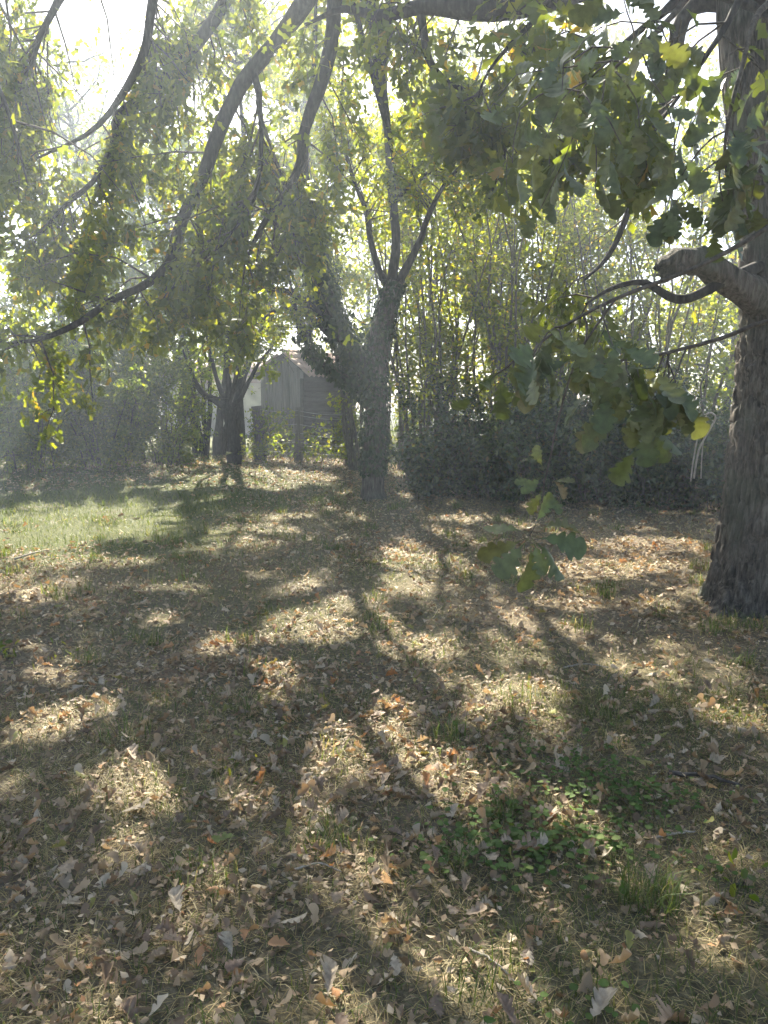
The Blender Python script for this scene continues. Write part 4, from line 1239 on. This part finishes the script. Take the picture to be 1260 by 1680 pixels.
tag(o_, 'patch of small round green leaves creeping over the lawn', 'ground cover', kind='stuff')


def weed(label, x, y, h, nst, size):
    make_shrub('weed_plant', label, 'plant', (x, y), nst, h, .45, .003, 2, .05, 1, .03, 3, size, P_VINE, [LANCE, OVATE], M_LEAF, M_TWIG, 'weeds standing on the lawn', False, .05, .3, .02)


weed('upright leafy weed at the left edge of the lawn', -2.3, 4.55, .2, 4, .06)
weed('small leafy weed beside the left edge sun patch', -1.98, 4.6, .14, 4, .045)
weed('low leafy weed at the right in front of the bare soil', 1.15, 2.32, .06, 4, .045)
weed('small weed in the grass just ahead of the left sun patch', -.62, 3.02, .06, 4, .035)


def ground_twig(label, pts, r, mat=M_DEADWOOD):
    p = np.array([(x, y, float(gz(x, y)) + r * .6 + .006 + dz) for x, y, dz in pts])
    p = catmull(p, 18)
    p = p + rng.normal(size=p.shape) * r * .25
    g_ = Geo(); tubes(g_, p, r, r * .5, 7, cap=True)
    o_ = g_.build('fallen_twig', mat, smooth=True, org=p[0])
    tag(o_, label, 'twig', 'twigs lying on the lawn')


ground_twig('thick dead twig lying at the right below the oak', [(1.2, 3.07, 0), (1.34, 3.03, .01), (1.46, 2.97, 0)], .011, M_TWIG)
ground_twig('thin pale twig on the right half of the foreground', [(.98, 2.6, 0), (1.07, 2.62, .005), (1.14, 2.64, 0)], .005)
ground_twig('thin twig in the front right foreground', [(.24, 2.02, 0), (.3, 1.96, .01), (.36, 1.88, 0)], .004)
ground_twig('small curved twig near the front edge', [(-.3, 2.38, 0), (-.22, 2.4, .01), (-.14, 2.37, 0)], .004)
ground_twig('pale stick lying in the left sunlit grass', [(-3.65, 7.5, 0), (-3.55, 7.7, .02), (-3.52, 7.95, 0)], .012)
ground_twig('bare twig on the sunny ground left of the oak', [(1.05, 4.35, 0), (1.2, 4.4, .01), (1.32, 4.36, 0)], .005)

# acorn in its cup
ac = np.array([.56, 1.98, float(gz(.56, 1.98)) + .016])
acorn = thing('acorn', 'brown acorn lying in a curled cup in the front foreground', 'acorn', ac)


def lathe(prof, org, axis, nseg=12):
    axis = norm(np.array(axis, float)); u_ = norm(np.cross(axis, [0, 0, 1.0])); w_ = np.cross(axis, u_)
    a_ = np.arange(nseg) * 2 * math.pi / nseg
    v_ = np.array([org + axis * h_ + r_ * (math.cos(t) * u_ + math.sin(t) * w_) for h_, r_ in prof for t in a_])
    i_ = np.arange(len(prof) * nseg).reshape(len(prof), nseg); j_ = np.roll(i_, -1, 1)
    g_ = Geo(); g_.add(v_, None, np.stack([i_[:-1], j_[:-1], j_[1:], i_[1:]], -1).reshape(-1, 4)); return g_


lathe([(0, .007), (.006, .0105), (.014, .011), (.022, .0095), (.028, .005), (.031, .0005)], ac, (1, .3, .15)).build('nut', plain_mat('acorn_nut', (.3, .24, .09), .4), acorn, smooth=True)
lathe([(-.006, .0005), (-.005, .007), (.001, .0125), (.009, .0135), (.009, .0115), (.002, .009)], ac, (1, .3, .15)).build('cup', plain_mat('acorn_cup', (.36, .2, .09), .8), acorn, smooth=True)

# ------------------------------------------------------------------ lens glare imitated by an added haze
hz = Geo()
box(hz, (0, 35, 8.75), np.array([1.0, 0, 0]), np.array([0, 1.0, 0]), UZ, 196, 196, 20.5)
hm = bpy.data.materials.new('glare_haze_air'); hm.use_nodes = True
hn = hm.node_tree; hn.nodes.remove(hn.nodes['Principled BSDF'])
pv = hn.nodes.new('ShaderNodeVolumePrincipled')
pv.inputs['Color'].default_value = (.76, .87, 1.0, 1)
pv.inputs['Density'].default_value = .0045
pv.inputs['Anisotropy'].default_value = .5
hn.links.new(pv.outputs[0], hn.nodes['Material Output'].inputs['Volume'])
ho = hz.build('glare_haze', hm)
tag(ho, 'thin air volume added to imitate the pale veil of lens glare', kind='stuff')
